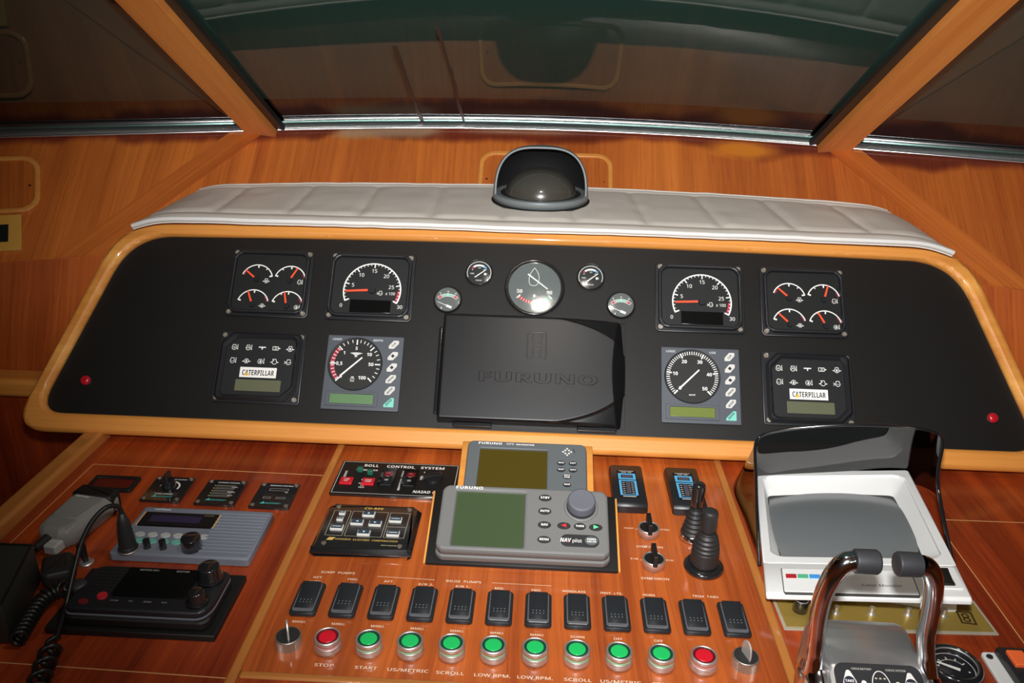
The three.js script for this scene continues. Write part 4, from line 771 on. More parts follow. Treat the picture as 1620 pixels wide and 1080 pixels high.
{
  const t = onWedge(thing('gps_navigator', 'small grey navigator with brown display on a wooden wedge', 'navigator'), 0.0005, 0.930, 0.0235, TILT);
  mesh('body', at(plate(0.168, 0.0970, 0.0100, 0.008, 0.002), 0, 0.0475, -0.001), M.gpsGrey, t);
  const s = rr(0.166, 0.0950, 0.009); s.holes.push(rp([[-0.0655, -0.036], [0.0285, -0.036], [0.0285, 0.0345], [-0.0655, 0.0345]], 0.002, new THREE.Path()));
  mesh('front', at(extrude(s, 0.0070, 0.0018), 0, 0.0475, 0.0085), M.gpsGrey, t);
  mesh('display', at(plate(0.094, 0.071, 0.001, 0.001), -0.0185, 0.0467, 0.0115), M.gpsLcd, t);
  mesh('lettering', at(printGeo(0.09, 0.010, c => { put(c, 'FURUNO', -26, 0, 5.4, { w: 34 }); put(c, 'GPS', 2, 0, 4.4, { weight: 'normal', w: 11 }); put(c, 'NAVIGATOR', 23, 0.4, 3.6, { w: 26 }); }, 5000), -0.026, 0.0905, 0.0157), M.print, t);
  const pad = new THREE.Shape(); pad.absarc(0, 0, 0.0108, 0, 7); const m = mesh('key', at(extrude(pad, 0.0026, 0.0008, 2, 20), 0.0560, 0.0785, 0.0150), M.keyDark, t);
  mesh('lettering', at(printGeo(0.020, 0.020, c => { c.fillStyle = W; for (let k = 0; k < 8; k++) { c.save(); c.rotate(k * Math.PI / 4); c.beginPath(); const L = k % 2 ? 5.6 : 7.6; c.moveTo(0, -L); c.lineTo(1.7, -L + 3); c.lineTo(-1.7, -L + 3); c.fill(); c.restore(); } }, 5000), 0.0560, 0.0785, 0.0178), M.print, m);
  for (const [x, y, s2] of [[0.0478, 0.0595, 'MENU'], [0.0640, 0.0595, 'ENT'], [0.0478, 0.0480, 'DISP'], [0.0640, 0.0480, 'GOTO'], [0.0560, 0.0365, 'NU/CU|ZOOM'], [0.0560, 0.0230, 'MOB']]) keyOval(t, x, y, 0.0150, 0.0112, 0.0072, s2, { size: 3.2, w: 8 });
}
// autopilot control unit on a black wedge
{
  const t = onDesk(thing('black_wedge', 'black wedge bracket with thin wooden edges carrying the large autopilot unit', 'wedge'), 0.0005, 0.879);
  mesh('block', wedgeG(0.238, [[-0.055, 0], [-0.055, 0.0045], [0.050, 0.0420], [0.052, 0.040], [0.052, 0]]), M.blackMatt, t);
  for (const s of [-1, 1]) mesh('edge', grain(at(wedgeG(0.003, [[-0.053, 0], [-0.053, 0.0030], [0.050, 0.0400], [0.050, 0]]), s * 0.1207, 0, 0), 1), M.maple, t);
}
{
  const t = onWedge(thing('autopilot_unit', 'large grey autopilot control unit with green display and round knob', 'autopilot'), 0.0010, 0.8275, 0.0065, TILT);
  const Y = f => 0.0975 * (1 - f);
  mesh('body', at(plate(0.2160, 0.1000, 0.0110, 0.011, 0.004), 0, 0.0475, 0.0005), M.navGrey, t);
  const s = rr(0.2130, 0.0975, 0.011); s.holes.push(rp([[-0.0875, -0.0415], [0.0005, -0.0415], [0.0005, 0.0405], [-0.0875, 0.0405]], 0.002, new THREE.Path()));
  mesh('front', at(extrude(s, 0.0140, 0.0035, 4), 0, 0.0485, 0.0105), M.navGrey, t);
  mesh('display', at(plate(0.088, 0.082, 0.001, 0.001), -0.0435, 0.0480, 0.0195), M.navLcd, t);
  mesh('lettering', at(printGeo(0.040, 0.008, c => put(c, 'FURUNO', 0, 0, 5.6, { w: 36 }), 5000), -0.0720, 0.0930, 0.0247), M.print, t);
  for (const [f, s2] of [[0.165, 'STBY'], [0.375, 'AUTO'], [0.585, 'NAV'], [0.805, 'MENU']]) keyOval(t, 0.0262, Y(f), 0.0235, 0.0166, 0.0100, s2, { size: 4.6, w: s2.length * 3 });
  keyOval(t, 0.0505, Y(0.585), 0.0235, 0.0166, 0.0100, '\u25c0', { size: 9, color: '#d8262c' }); keyOval(t, 0.0703, Y(0.585), 0.0235, 0.0152, 0.0100, 'TURN', { size: 4.2, w: 10.5 }); keyOval(t, 0.0900, Y(0.59), 0.0235, 0.0166, 0.0100, '\u25b6', { size: 9, color: '#5fd79a' });
  const l = mesh('logo_plate', at(plate(0.0475, 0.0175, 0.0016, 0.0087, 0.0006), 0.0700, Y(0.80), 0.0240), M.keyDark, t);
  mesh('lettering', at(printGeo(0.032, 0.012, c => { put(c, 'NAV', -8.5, 0, 7.6, { skew: 0.2, w: 13 }); put(c, 'pilot', 5.5, 0.4, 6.4, { weight: 'normal', w: 12 }); c.fillStyle = '#d8262c'; c.fillRect(-7, 1, 3, 1.2); }, 5000), 0.0610, Y(0.80), 0.0258), M.print, l);
  keyOval(t, 0.0842, Y(0.80), 0.0245, 0.0165, 0.0120, 'POWER|HELM', { size: 3.3, w: 11, mat: M.gpsGrey });
  mesh('knob_ring', at(lathe([[0, 0], [0.0220, 0], [0.0215, 0.0016], [0.0190, 0.0022], [0, 0.0022]], 56), 0.0720, 0.0695, 0.0240), M.navGrey, t);
  mesh('knob', at(lathe([[0, 0], [0.0186, 0], [0.0180, 0.0060], [0.0176, 0.0135], [0.0168, 0.0156], [0.0150, 0.0166], [0.0142, 0.0160], [0, 0.0158]], 64), 0.0720, 0.0695, 0.0255), M.navKnob, t);
}

// ---------------------------------------------------------------- port side console
{
  const t = onDesk(thing('digital_meter', 'dark red digital readout in a flat black frame, behind the grey microphone', 'meter'), -0.5830, 0.9670);
  mesh('frame', frameGeo(0.066, 0.036, 0.003, 0.054, 0.0235, 0.001, 0.0055, 0.0015), M.blackMatt, t); mesh('display', at(plate(0.055, 0.0245, 0.003, 0.001), 0, 0, 0.0004), M.redLcd, t);
}
function smallPanel(label, draw, x, d) {
  const t = onDesk(thing('control_plate', label, 'panel'), x, d);
  mesh('plate', plate(0.0560, 0.0600, 0.0042, 0.0015, 0.0007), M.blackGloss, t); mesh('lettering', at(printGeo(0.052, 0.056, draw), 0, 0, 0.0044), M.print, t);
  screws(t, 0.0232, 0.0250, 0.0040, 0.0034); return t;
}
const brand = c => { c.fillStyle = '#4fc0b4'; c.beginPath(); c.moveTo(-15, 21.5); c.lineTo(-10, 16); c.lineTo(-8, 21.5); c.fill(); put(c, 'MASTERVOLT', 3, 20, 4, { w: 22, color: '#4fc0b4', skew: 0.2 }); };
{
  const t = smallPanel('black plate with pointed rotary knob, nearest the red readout', c => { put(c, 'BATTERY OUTPUT', 4, -23, 3.6, { w: 28 }); arc(c, 0, -4, 13.5, 75, -20, 2.4, W); arc(c, 0, -4, 13.5, 180, 120, 0.7, W); c.fillStyle = '#8a867c'; c.fillRect(-19, 11, 38, 0.6); put(c, 'SHORE CURRENT', 0, 13.6, 3, { w: 26 }); c.fillRect(-19, 15.6, 38, 0.5); brand(c); }, -0.5005, 0.9590);
  mesh('knob', merged(at(cyl(0.0095, 0.0085, 0.012, 28), 0, 0.004, 0.004), at(rbox(0.0055, 0.015, 0.016, 0.0015), 0, 0.004, 0.011)), M.blackGloss, t);
}
smallPanel('black charger plate with a column of little lamps, between two similar plates', c => { put(c, 'CHARGER CONTROL', 3, -23, 3.6, { w: 32 }); c.strokeStyle = '#a8a498'; c.lineWidth = 0.7; for (let k = 0; k < 5; k++) { c.strokeRect(-11, -16 + k * 6.2, 26, 2.4); c.fillStyle = ['#a8a498', '#d8b040', '#d8b040', '#9fc050', '#9fc050'][k]; c.fillRect(-14.5, -15.5 + k * 6.2, 2, 2); } put(c, 'FLOAT', 15, -12, 2.8); put(c, 'ABSORB', 14, 0, 2.8); put(c, 'BULK', 15, 8, 2.8); brand(c); }, -0.4240, 0.9565);
smallPanel('black inverter plate with few markings, nearest the divider strip', c => { put(c, 'INVERTER CONTROL', 3, -23, 3.6, { w: 33 }); c.strokeStyle = '#a8a498'; c.lineWidth = 0.7; c.strokeRect(-11, -15.5, 26, 5); put(c, 'ON', 14, -7, 2.8); c.strokeRect(-14, 5.5, 10, 3.4); c.strokeRect(4, 5.5, 12, 3.4); brand(c); }, -0.3475, 0.9545);
// grey radio
const vhfFace = printGeo(0.102, 0.032, c => { c.fillStyle = '#08070b'; c.fillRect(-60, -20, 120, 40); c.fillStyle = '#2a2140'; c.fillRect(-40, -9, 70, 16); put(c, 'VHF RADIO', 38, -12, 2.6, { color: '#c89a50' }); });
{
  const t = onDesk(thing('grey_radio', 'flat grey radio with ribbed speaker side and round white keys', 'radio'), -0.4185, 0.8530);
  mesh('body', plate(0.1740, 0.1000, 0.0130, 0.004, 0.003), M.vhfGrey, t);
  for (let k = 0; k < 13; k++) mesh('rib', at(rbox(0.0660, 0.0032, 0.0024, 0.0011), 0.0515, 0.0405 - k * 0.0066, 0.0122), M.vhfGrey, t);
  const d = mesh('display', at(plate(0.0990, 0.0300, 0.0016, 0.003, 0.0005), -0.0290, 0.0210, 0.0128), M.lcdDark, t); mesh('lettering', at(vhfFace.clone().scale(.95, .88, 1), -0.0290, 0.0210, 0.0146), M.print, d);
  for (const s of [-1, 1]) mesh('bright_edge', at(rbox(0.0016, 0.0290, 0.0012, 0.0005), -0.0290 + s * 0.0500, 0.0210, 0.0135), M.brassLine, t);
  mesh('lettering', at(printGeo(0.026, 0.006, c => put(c, 'raytheon', 0, 0, 5, { w: 22 })), -0.0600, 0.0440, 0.0132), M.print, t);
  for (let k = 0; k < 6; k++) mesh('key', at(cyl(0.0056, 0.0052, 0.0018, 24).scale(1.15, 0.85, 1), -0.0650 + k * 0.0163, -0.0115, 0.0126), M.vhfButton, t);
  for (let k = 0; k < 4; k++) mesh('key', at(cyl(0.0056, 0.0052, 0.0018, 24).scale(1.15, 0.85, 1), -0.0600 + k * 0.0157, -0.0245, 0.0126), M.vhfTeal, t);
  for (const x of [-0.0440, -0.0240]) mesh('knob', at(cyl(0.0045, 0.0042, 0.0120, 24), x, -0.0370, 0.0128), M.blackGloss, t);
  mesh('knob', at(lathe([[0, 0], [0.0125, 0], [0.0120, 0.0150], [0.0112, 0.0168], [0, 0.0170]], 40), 0.0110, -0.0340, 0.0128), M.blackGloss, t);
}
// fist microphone of the grey radio
{
  const t = onDesk(thing('grey_microphone', 'grey fist microphone with a black head lying beside the grey radio', 'microphone'), -0.5780, 0.8660, -0.16);
  const body = rp([[-0.0215, -0.046], [0.0200, -0.046], [0.0270, -0.020], [0.0285, 0.012], [0.0300, 0.047], [-0.0300, 0.047], [-0.0285, 0.012], [-0.0270, -0.020]], [0.012, 0.012, 0.02, 0.02, 0.006, 0.006, 0.02, 0.02]);
  mesh('body', extrude(body, 0.0300, 0.009, 5, 8), M.micGrey, t);
  mesh('panel', at(extrude(rp([[-0.018, -0.020], [0.018, -0.020], [0.023, 0.024], [-0.023, 0.024]], 0.005), 0.003, 0.0013), 0, 0, 0.0282), M.micGrey, t);
  mesh('head', at(extrude(rp([[-0.0300, -0.011], [0.0300, -0.011], [0.0280, 0.013], [-0.0280, 0.013]], 0.006), 0.0315, 0.006, 4), 0, 0.0400, 0.0012), M.blackMatt, t);
  mesh('lettering', at(printGeo(0.024, 0.006, c => put(c, 'raytheon', 0, 0, 4.4, { w: 20 })), -0.008, 0.0255, 0.0314), M.print, t);
  mesh('clip', at(rbox(0.018, 0.020, 0.014, 0.003), 0.006, -0.0500, 0.002), M.vhfButton, t);
  mesh('strain_relief', at(cyl(0.0065, 0.0048, 0.026, 20).rotateX(Math.PI / 2), -0.006, -0.042, 0.016), M.rubber, t);
}
const deskV = (x, d, h) => new THREE.Vector3(x, DESK + h, -d);
tag(mesh('microphone_cable', tube([deskV(-0.594, 0.806, 0.016), deskV(-0.606, 0.785, 0.014), deskV(-0.622, 0.776, 0.009), deskV(-0.640, 0.772, 0.0055), deskV(-0.652, 0.776, 0.0055)], 0.0042, 40, 8), M.cable), 'short black cable running from the grey microphone to behind the dark case', 'cable');
// plug in the grey radio and its cable over the black radio
{
  const t = onDesk(thing('cable_plug', 'ribbed black plug standing upright in the grey radio', 'plug'), -0.4840, 0.8115, 0, 0.0130);
  const g = [[0, 0], [0.0115, 0], [0.0115, 0.004], [0.0100, 0.0055]]; for (let k = 0; k < 12; k++) g.push([0.0098 - k * 0.00025 + (k % 2) * 0.0006, 0.008 + k * 0.0028]); g.push([0.0062, 0.044], [0.0040, 0.052], [0, 0.053]);
  mesh('sleeve', lathe(g, 28), M.rubber, t); mesh('ring', lathe([[0.0105, 0], [0.0128, 0], [0.0128, 0.0018], [0.0105, 0.0018]], 28), M.aluDark, t);
}
function coil(name, pts, r, wire, turns, label, lead) {
  const path = new THREE.CatmullRomCurve3(pts), fr = path.computeFrenetFrames(400), out = [...(lead ?? [])], N = turns * 14;
  for (let k = 0; k <= N; k++) { const q = k / N, i = Math.min(400, Math.round(q * 400)), a = q * turns * Math.PI * 2, e = Math.min(1, q * turns / 1.0); out.push(path.getPointAt(q).addScaledVector(fr.normals[i], Math.cos(a) * r * e).addScaledVector(fr.binormals[i], Math.sin(a) * r * e)); }
  return tag(mesh(name, new THREE.TubeGeometry(new THREE.CatmullRomCurve3(out), out.length * 4, wire, 7), M.cable), label, 'cable');
}
coil('coiled_cable', [deskV(-0.490, 0.664, 0.012), deskV(-0.484, 0.640, 0.012), deskV(-0.474, 0.605, 0.012), deskV(-0.462, 0.565, 0.012), deskV(-0.450, 0.53, 0.012)], 0.0085, 0.0030, 8, 'black cable arching from the plug to a loose coil at the bottom left corner',
  [deskV(-0.4835, 0.8115, 0.062), deskV(-0.486, 0.812, 0.074), deskV(-0.494, 0.803, 0.080), deskV(-0.503, 0.784, 0.074), deskV(-0.507, 0.762, 0.060), deskV(-0.506, 0.744, 0.048), deskV(-0.502, 0.720, 0.034), deskV(-0.497, 0.692, 0.018)]);
coil('coiled_cable', [deskV(-0.512, 0.727, 0.020), deskV(-0.523, 0.731, 0.016), deskV(-0.534, 0.718, 0.014), deskV(-0.5345, 0.695, 0.013), deskV(-0.528, 0.655, 0.012)], 0.0072, 0.0026, 15, 'tightly coiled black cable between the black radio and the dark case');
// toggle lever
{
  const t = onDesk(thing('toggle_switch', 'black toggle lever on a pale round base in front of the grey radio', 'switch'), -0.5310, 0.7970);
  mesh('base', lathe([[0, 0], [0.0085, 0], [0.0085, 0.0022], [0.0065, 0.0036], [0, 0.0036]], 24), M.alu, t);
  mesh('lever', lathe([[0, 0.003], [0.0030, 0.003], [0.0052, 0.022], [0.0052, 0.027], [0.0040, 0.0285], [0, 0.0288]], 24).rotateY(-0.12), M.blackMatt, t);
}
// black radio on its plate
{
  const t = onDesk(thing('radio_plate', 'thick flat black mounting plate under the black radio', 'plate'), -0.4200, 0.7285); mesh('plate', plate(0.1880, 0.1020, 0.0080, 0.002, 0.001), M.blackMatt, t);
}
const radioFace = printGeo(0.100, 0.050, c => { put(c, 'MATRIX AIS+', -20, -21, 3.8, { w: 28, color: '#9a988e' }); put(c, 'GX2150', 26, -21, 3.8, { w: 18, color: '#9a988e' }); });
{
  const t = onDesk(thing('black_radio', 'black marine radio with dark display, red key and knobs on the mounting plate', 'radio'), -0.4145, 0.7230, 0, 0.0082);
  mesh('body', plate(0.1600, 0.0800, 0.0120, 0.010, 0.003), M.blackMatt, t);
  const s = rp([[-0.080, -0.037], [0.072, -0.037], [0.080, -0.022], [0.080, 0.036], [-0.072, 0.036], [-0.080, 0.026]], 0.010); mesh('front', at(extrude(s, 0.0100, 0.003, 3), 0, 0.001, 0.0115), M.bezel, t);
  mesh('edge_line', at((() => { const q = rp([[-0.0805, -0.038], [0.0725, -0.038], [0.0805, -0.022], [0.0805, 0.036], [-0.072, 0.0365], [-0.0805, 0.026]], 0.010); q.holes.push(rp([[-0.0790, -0.0365], [0.0715, -0.0365], [0.0790, -0.022], [0.0790, 0.036], [-0.0715, 0.0355], [-0.0790, 0.026]], 0.010, new THREE.Path())); return extrude(q, 0.0016); })(), 0, 0.001, 0.0125), M.vhfGrey, t);
  const d = mesh('display', at(plate(0.0840, 0.0480, 0.0024, 0.003, 0.0006), 0.0050, 0.0090, 0.0212), M.lcdDark, t); mesh('lettering', at(radioFace.clone().scale(.84, .92, 1), 0.005, 0.0090, 0.0238), M.print, d);
  for (let k = 0; k < 6; k++) mesh('rib', at(rbox(0.0300, 0.0024, 0.0018, 0.0008), -0.0540, 0.0300 - k * 0.0056, 0.0208), M.blackMatt, t);
  for (let k = 0; k < 4; k++) { const s2 = new THREE.Shape(); s2.absellipse(0, 0, 0.0072, 0.0040, 0, 7); const m = mesh('key', at(extrude(s2, 0.0022, 0.0008, 2, 12), -0.0280 + k * 0.0185, -0.0235 - (k % 2 ? 0 : 0), 0.0210), M.keyDark, t); mesh('lettering', at(printGeo(0.012, 0.005, c => put(c, ['CLEAR', 'H/L', 'MENU', '16/9'][k], 0, 0, 3, { color: '#8a8a86' })), -0.0280 + k * 0.0185, -0.0235, 0.0234), M.print, m); }
  mesh('red_key', at(cyl(0.0058, 0.0052, 0.0026, 28), -0.0455, -0.0160, 0.0210), M.redKey, t); mesh('red_key', at(cyl(0.0046, 0.0040, 0.0020, 28).scale(1.3, .9, 1), -0.0620, -0.0260, 0.0210), M.dullRed, t);
  mesh('knob', at(lathe([[0, 0], [0.0150, 0], [0.0145, 0.004], [0.0125, 0.0050], [0.0122, 0.0180], [0.0105, 0.0200], [0, 0.0205]], 36), 0.0620, 0.0200, 0.0212), M.blackGloss, t);
  mesh('knob', at(lathe([[0, 0], [0.0120, 0], [0.0115, 0.003], [0.0092, 0.0040], [0.0090, 0.0140], [0.0075, 0.0155], [0, 0.0158]], 36), 0.0620, -0.0180, 0.0212), M.blackGloss, t);
  mesh('socket', at(lathe([[0, 0], [0.0100, 0], [0.0095, 0.010], [0.0070, 0.014], [0, 0.0145]], 28), -0.0820, 0.0020, 0.0100), M.gripGrey, t);
}
{
  const t = onDesk(thing('dark_case', 'dark grey box shaped instrument case at the left edge', 'case'), -0.640, 0.7120, 0, 0.0003);
  const s = rp([[-0.026, -0.060], [0.100, -0.052], [0.0725, 0.0520], [-0.026, 0.050]], 0.003); mesh('body', extrude(s, 0.050, 0.002, 2), M.caseGrey, t);
  mesh('rim', at((() => { const q = rp([[-0.026, -0.060], [0.100, -0.052], [0.0725, 0.0520], [-0.026, 0.050]], 0.003); q.holes.push(rp([[-0.023, -0.057], [0.0962, -0.0492], [0.0702, 0.0490], [-0.023, 0.047]], 0.003, new THREE.Path())); return extrude(q, 0.0016, 0.0005); })(), 0, 0, 0.0498), M.bezel, t);
}
{
  const t = onDesk(thing('black_microphone', 'black fist microphone half hidden beside the dark case', 'microphone'), -0.5470, 0.7680, 0.5, 0.0003);
  mesh('body', extrude(rp([[-0.018, -0.020], [0.016, -0.022], [0.020, 0.008], [0.014, 0.022], [-0.018, 0.022]], 0.008), 0.024, 0.008, 4, 6), M.rubber, t); mesh('key', at(rbox(0.006, 0.020, 0.006, 0.002), 0.0165, -0.002, 0.012), M.bezel, t);
}

// ---------------------------------------------------------------- starboard side console
const MO = new THREE.Vector3(0.3959, DESK + 0.0448, -0.8059), MX = new THREE.Vector3(0.97002, 0.16951, 0.17414), MY = new THREE.Vector3(0.19367, -0.10641, -0.97528), MZ = MX.clone().cross(MY);
const onMonitor = o => { o.position.copy(MO); o.quaternion.setFromRotationMatrix(new THREE.Matrix4().makeBasis(MX, MY, MZ)); return o; };
{
  const t = onMonitor(thing('tube_monitor', 'white tube monitor with grey screen set into the starboard console', 'monitor'));
  const outline = rr(0.212, 0.262, 0.006).getPoints(10), hole = rr(0.190, 0.228, 0.016), scr = rp([[-0.078, -0.089], [0.086, -0.089], [0.087, 0.0], [0.083, 0.086], [0, 0.094], [-0.085, 0.087], [-0.084, 0.0]], [0.008, 0.008, 0.05, 0.008, 0.07, 0.008, 0.05]);
  const face = rr(0.212, 0.262, 0.006); face.holes.push(rr(0.190, 0.228, 0.016, new THREE.Path()));
  mesh('front', at(extrude(face, 0.010, 0.002), -0.001, 0.130, -0.010), M.monitor, t);
  mesh('case', merged(at(box(0.212, 0.006, 0.05), -0.001, 0.002, -0.058), at(box(0.006, 0.256, 0.05), -0.104, 0.130, -0.058), at(box(0.006, 0.256, 0.05), 0.102, 0.130, -0.058), at(box(0.212, 0.006, 0.05), -0.001, 0.258, -0.058), at(box(0.210, 0.260, 0.004), -0.001, 0.130, -0.060)), M.monitor, t);
  // funnel between the front opening and the tube
  const radial = (pts, n) => { const out = []; for (let k = 0; k < n; k++) { const a = k / n * Math.PI * 2, dx = Math.cos(a), dy = Math.sin(a); let best = 0; for (let i = 0; i < pts.length; i++) { const p = pts[i], q = pts[(i + 1) % pts.length], ex = q.x - p.x, ey = q.y - p.y, den = dx * ey - dy * ex; if (Math.abs(den) < 1e-12) continue; const tt = (p.x * ey - p.y * ex) / den, uu = (p.x * dy - p.y * dx) / den; if (tt > best && uu >= -1e-6 && uu <= 1 + 1e-6) best = tt; } out.push([dx * best, dy * best]); } return out; };
  const NR = 180, A = radial(rr(0.1905, 0.2285, 0.016).getPoints(12), NR), B = radial(scr.getPoints(12), NR), cx = -0.006, cy = 0.129, oy = -0.003;
  mesh('funnel', surf((a, b) => { const k = Math.round(a * NR) % NR; const p = A[k], q = B[k]; return [cx * 0 - 0.001 + p[0] + (q[0] + cx - p[0]) * b, cy + 0.001 + p[1] + (q[1] + oy - p[1]) * b, -0.003 - 0.014 * b]; }, NR, 3), M.monitor, t);
  mesh('funnel_edge', surf((a, b) => { const k = Math.round(a * NR) % NR, q = B[k], s = 1 - 0.018 * b; return [cx - 0.001 + q[0] * s, cy + 0.001 + oy + q[1] * s, -0.017 - 0.001 * b]; }, NR, 1), M.monitorSeam, t);
  mesh('screen', surf((a, b) => { const k = Math.round(a * NR) % NR, q = B[k], r = 1 - b; const x = q[0] * 1.01 * r, y = q[1] * 1.01 * r; return [cx - 0.001 + x, cy + 0.001 + oy + y, -0.0095 - 1.0 * (x * x + y * y) * 0.75]; }, NR, 14), M.crt, t);
  // sloping control strip in front
  const st = mesh('control_strip', at(prof([[-0.0200, -0.032], [-0.0580, -0.0125], [-0.0625, -0.0105], [-0.0635, -0.0055], [-0.0610, -0.0025], [0.001, -0.0005], [0.001, -0.032]], 0.212, 0.002, 0.0015, 3), -0.001, 0, 0), M.monitor, t);
  const fl = mesh('flap', at(plate(0.140, 0.0475, 0.0028, 0.0012, 0.0008).rotateX(0.022), -0.0165, -0.0365, -0.0030), M.monitor, t);
  mesh('seam', at(frameGeo(0.1420, 0.0495, 0.0015, 0.1402, 0.0477, 0.0013, 0.0012).rotateX(0.022), -0.0165, -0.0365, -0.0022), M.monitorSeam, t);
  mesh('gap', at(rbox(0.1400, 0.0022, 0.003, 0.0008), -0.0165, -0.0612, -0.0046), M.monitorSeam, t);
  [[[0.42, 0.015, 0.02], -0.0770], [[0.10, 0.46, 0.26], -0.0640], [[0.05, 0.32, 0.72], -0.0510]].forEach(([col, x]) => mesh('colour_mark', at(plate(0.0118, 0.0080, 0.0007, 0.0008).rotateX(0.022), x, -0.0295, -0.0001), std(col, 0.5), t));
  mesh('lettering', at(printGeo(0.050, 0.010, c => put(c, 'Color Monitor', 0, 0, 6.2, { weight: 'normal', color: '#3a3836', w: 42 })).rotateX(0.022), 0.0180, -0.0450, 0.0000), M.print, t);
  mesh('switch_surround', at(frameGeo(0.034, 0.044, 0.002, 0.0205, 0.0330, 0.001, 0.0016, 0.0005), 0.0840, -0.0245, -0.0022), M.monitor, t);
  mesh('power_switch', at(prof([[-0.0160, 0], [-0.0160, 0.0035], [0.0, 0.0022], [0.0160, 0.0045], [0.0160, 0]], 0.0190), 0.0840, -0.0245, -0.0022), M.blackMatt, t);
  mesh('lamp', at(cyl(0.0024, 0.0024, 0.0012, 16), 0.0800, 0.0062, -0.0006), M.blackMatt, t);
}
{
  const t = onMonitor(thing('monitor_hood', 'smoked clear acrylic hood standing around the white tube monitor', 'hood'));
  // lower edge and upper edge of the sheet, from the near port corner round the back to the near starboard corner
  const deskPt = (x, d, h = 0.0012) => { const p = new THREE.Vector3(x, DESK + h, -d).sub(MO); return [p.dot(MX), p.dot(MY), p.dot(MZ)]; };
  const lo = [deskPt(0.2985, 0.852), deskPt(0.2995, 0.945), deskPt(0.3010, 1.032), deskPt(0.314, 1.055), deskPt(0.440, 1.064), deskPt(0.572, 1.058), deskPt(0.590, 1.035), deskPt(0.572, 0.965), deskPt(0.552, 0.880)];
  const hi = [[-0.111, 0.024, -0.018], [-0.1085, 0.110, 0.046], [-0.1020, 0.192, 0.0810], [-0.0900, 0.1935, 0.0880], [0.0150, 0.1900, 0.0995], [0.1150, 0.1860, 0.0900], [0.1300, 0.1860, 0.0810], [0.1105, 0.115, 0.050], [0.1135, 0.045, -0.034]];
  const cl = new THREE.CatmullRomCurve3(lo.map(p => new THREE.Vector3(...p)), false, 'centripetal'), ch = new THREE.CatmullRomCurve3(hi.map(p => new THREE.Vector3(...p)), false, 'centripetal');
  const f = (a, b) => { const p = cl.getPoint(a), q = ch.getPoint(a); p.lerp(q, b); return [p.x, p.y, p.z]; };
  mesh('sheet', surf(f, 160, 12), M.smoked, t);
  mesh('edge', tube([...Array(81)].map((_, k) => ch.getPoint(k / 80)), 0.0023, 240, 8), M.smokedEdge, t);
}
// gold plate with potentiometers
{
  const t = onDesk(thing('gold_plate', 'narrow gold coloured plate in front of the white monitor', 'plate'), 0.4190, 0.7715, 0.034);
  mesh('backing', plate(0.2410, 0.0570, 0.0016, 0.001, 0.0005), M.brassEdge, t); mesh('face', at(plate(0.2340, 0.0490, 0.0008, 0.0006, 0.0003), 0, 0, 0.0015), M.brass, t);
  mesh('emblem', at(printGeo(0.021, 0.024, c => { c.strokeStyle = '#332407'; c.lineWidth = 2; c.strokeRect(-7.5, -9.5, 15, 19); c.lineWidth = 1.8; c.beginPath(); c.arc(-0.5, -3.2, 3.2, 0, 7); c.stroke(); c.beginPath(); c.arc(-0.5, 3.4, 3.2, 0, 7); c.stroke(); }).rotateZ(-0.15), 0.0960, -0.0030, 0.0025), M.print, t);
  for (const x of [-0.0535, -0.0125, 0.0295, 0.0705]) { const m = mesh('shaft', at(cyl(0.0030, 0.0028, 0.0100, 18), x, -0.0005, 0.0022), M.alu, t); mesh('nut', at(cyl(0.0052, 0.0052, 0.0016, 6), x, -0.0005, 0.0022), M.alu, m); }
  mesh('knob', at(lathe([[0, 0], [0.0088, 0], [0.0085, 0.0140], [0.0078, 0.0152], [0, 0.0152]], 32), -0.0935, 0.0035, 0.0022), M.blackGloss, t); mesh('knob_ring', at(lathe([[0.0066, 0.0150], [0.0078, 0.0151], [0.0078, 0.0156], [0.0066, 0.0156]], 32), -0.0935, 0.0035, 0.0022), M.alu, t);
}
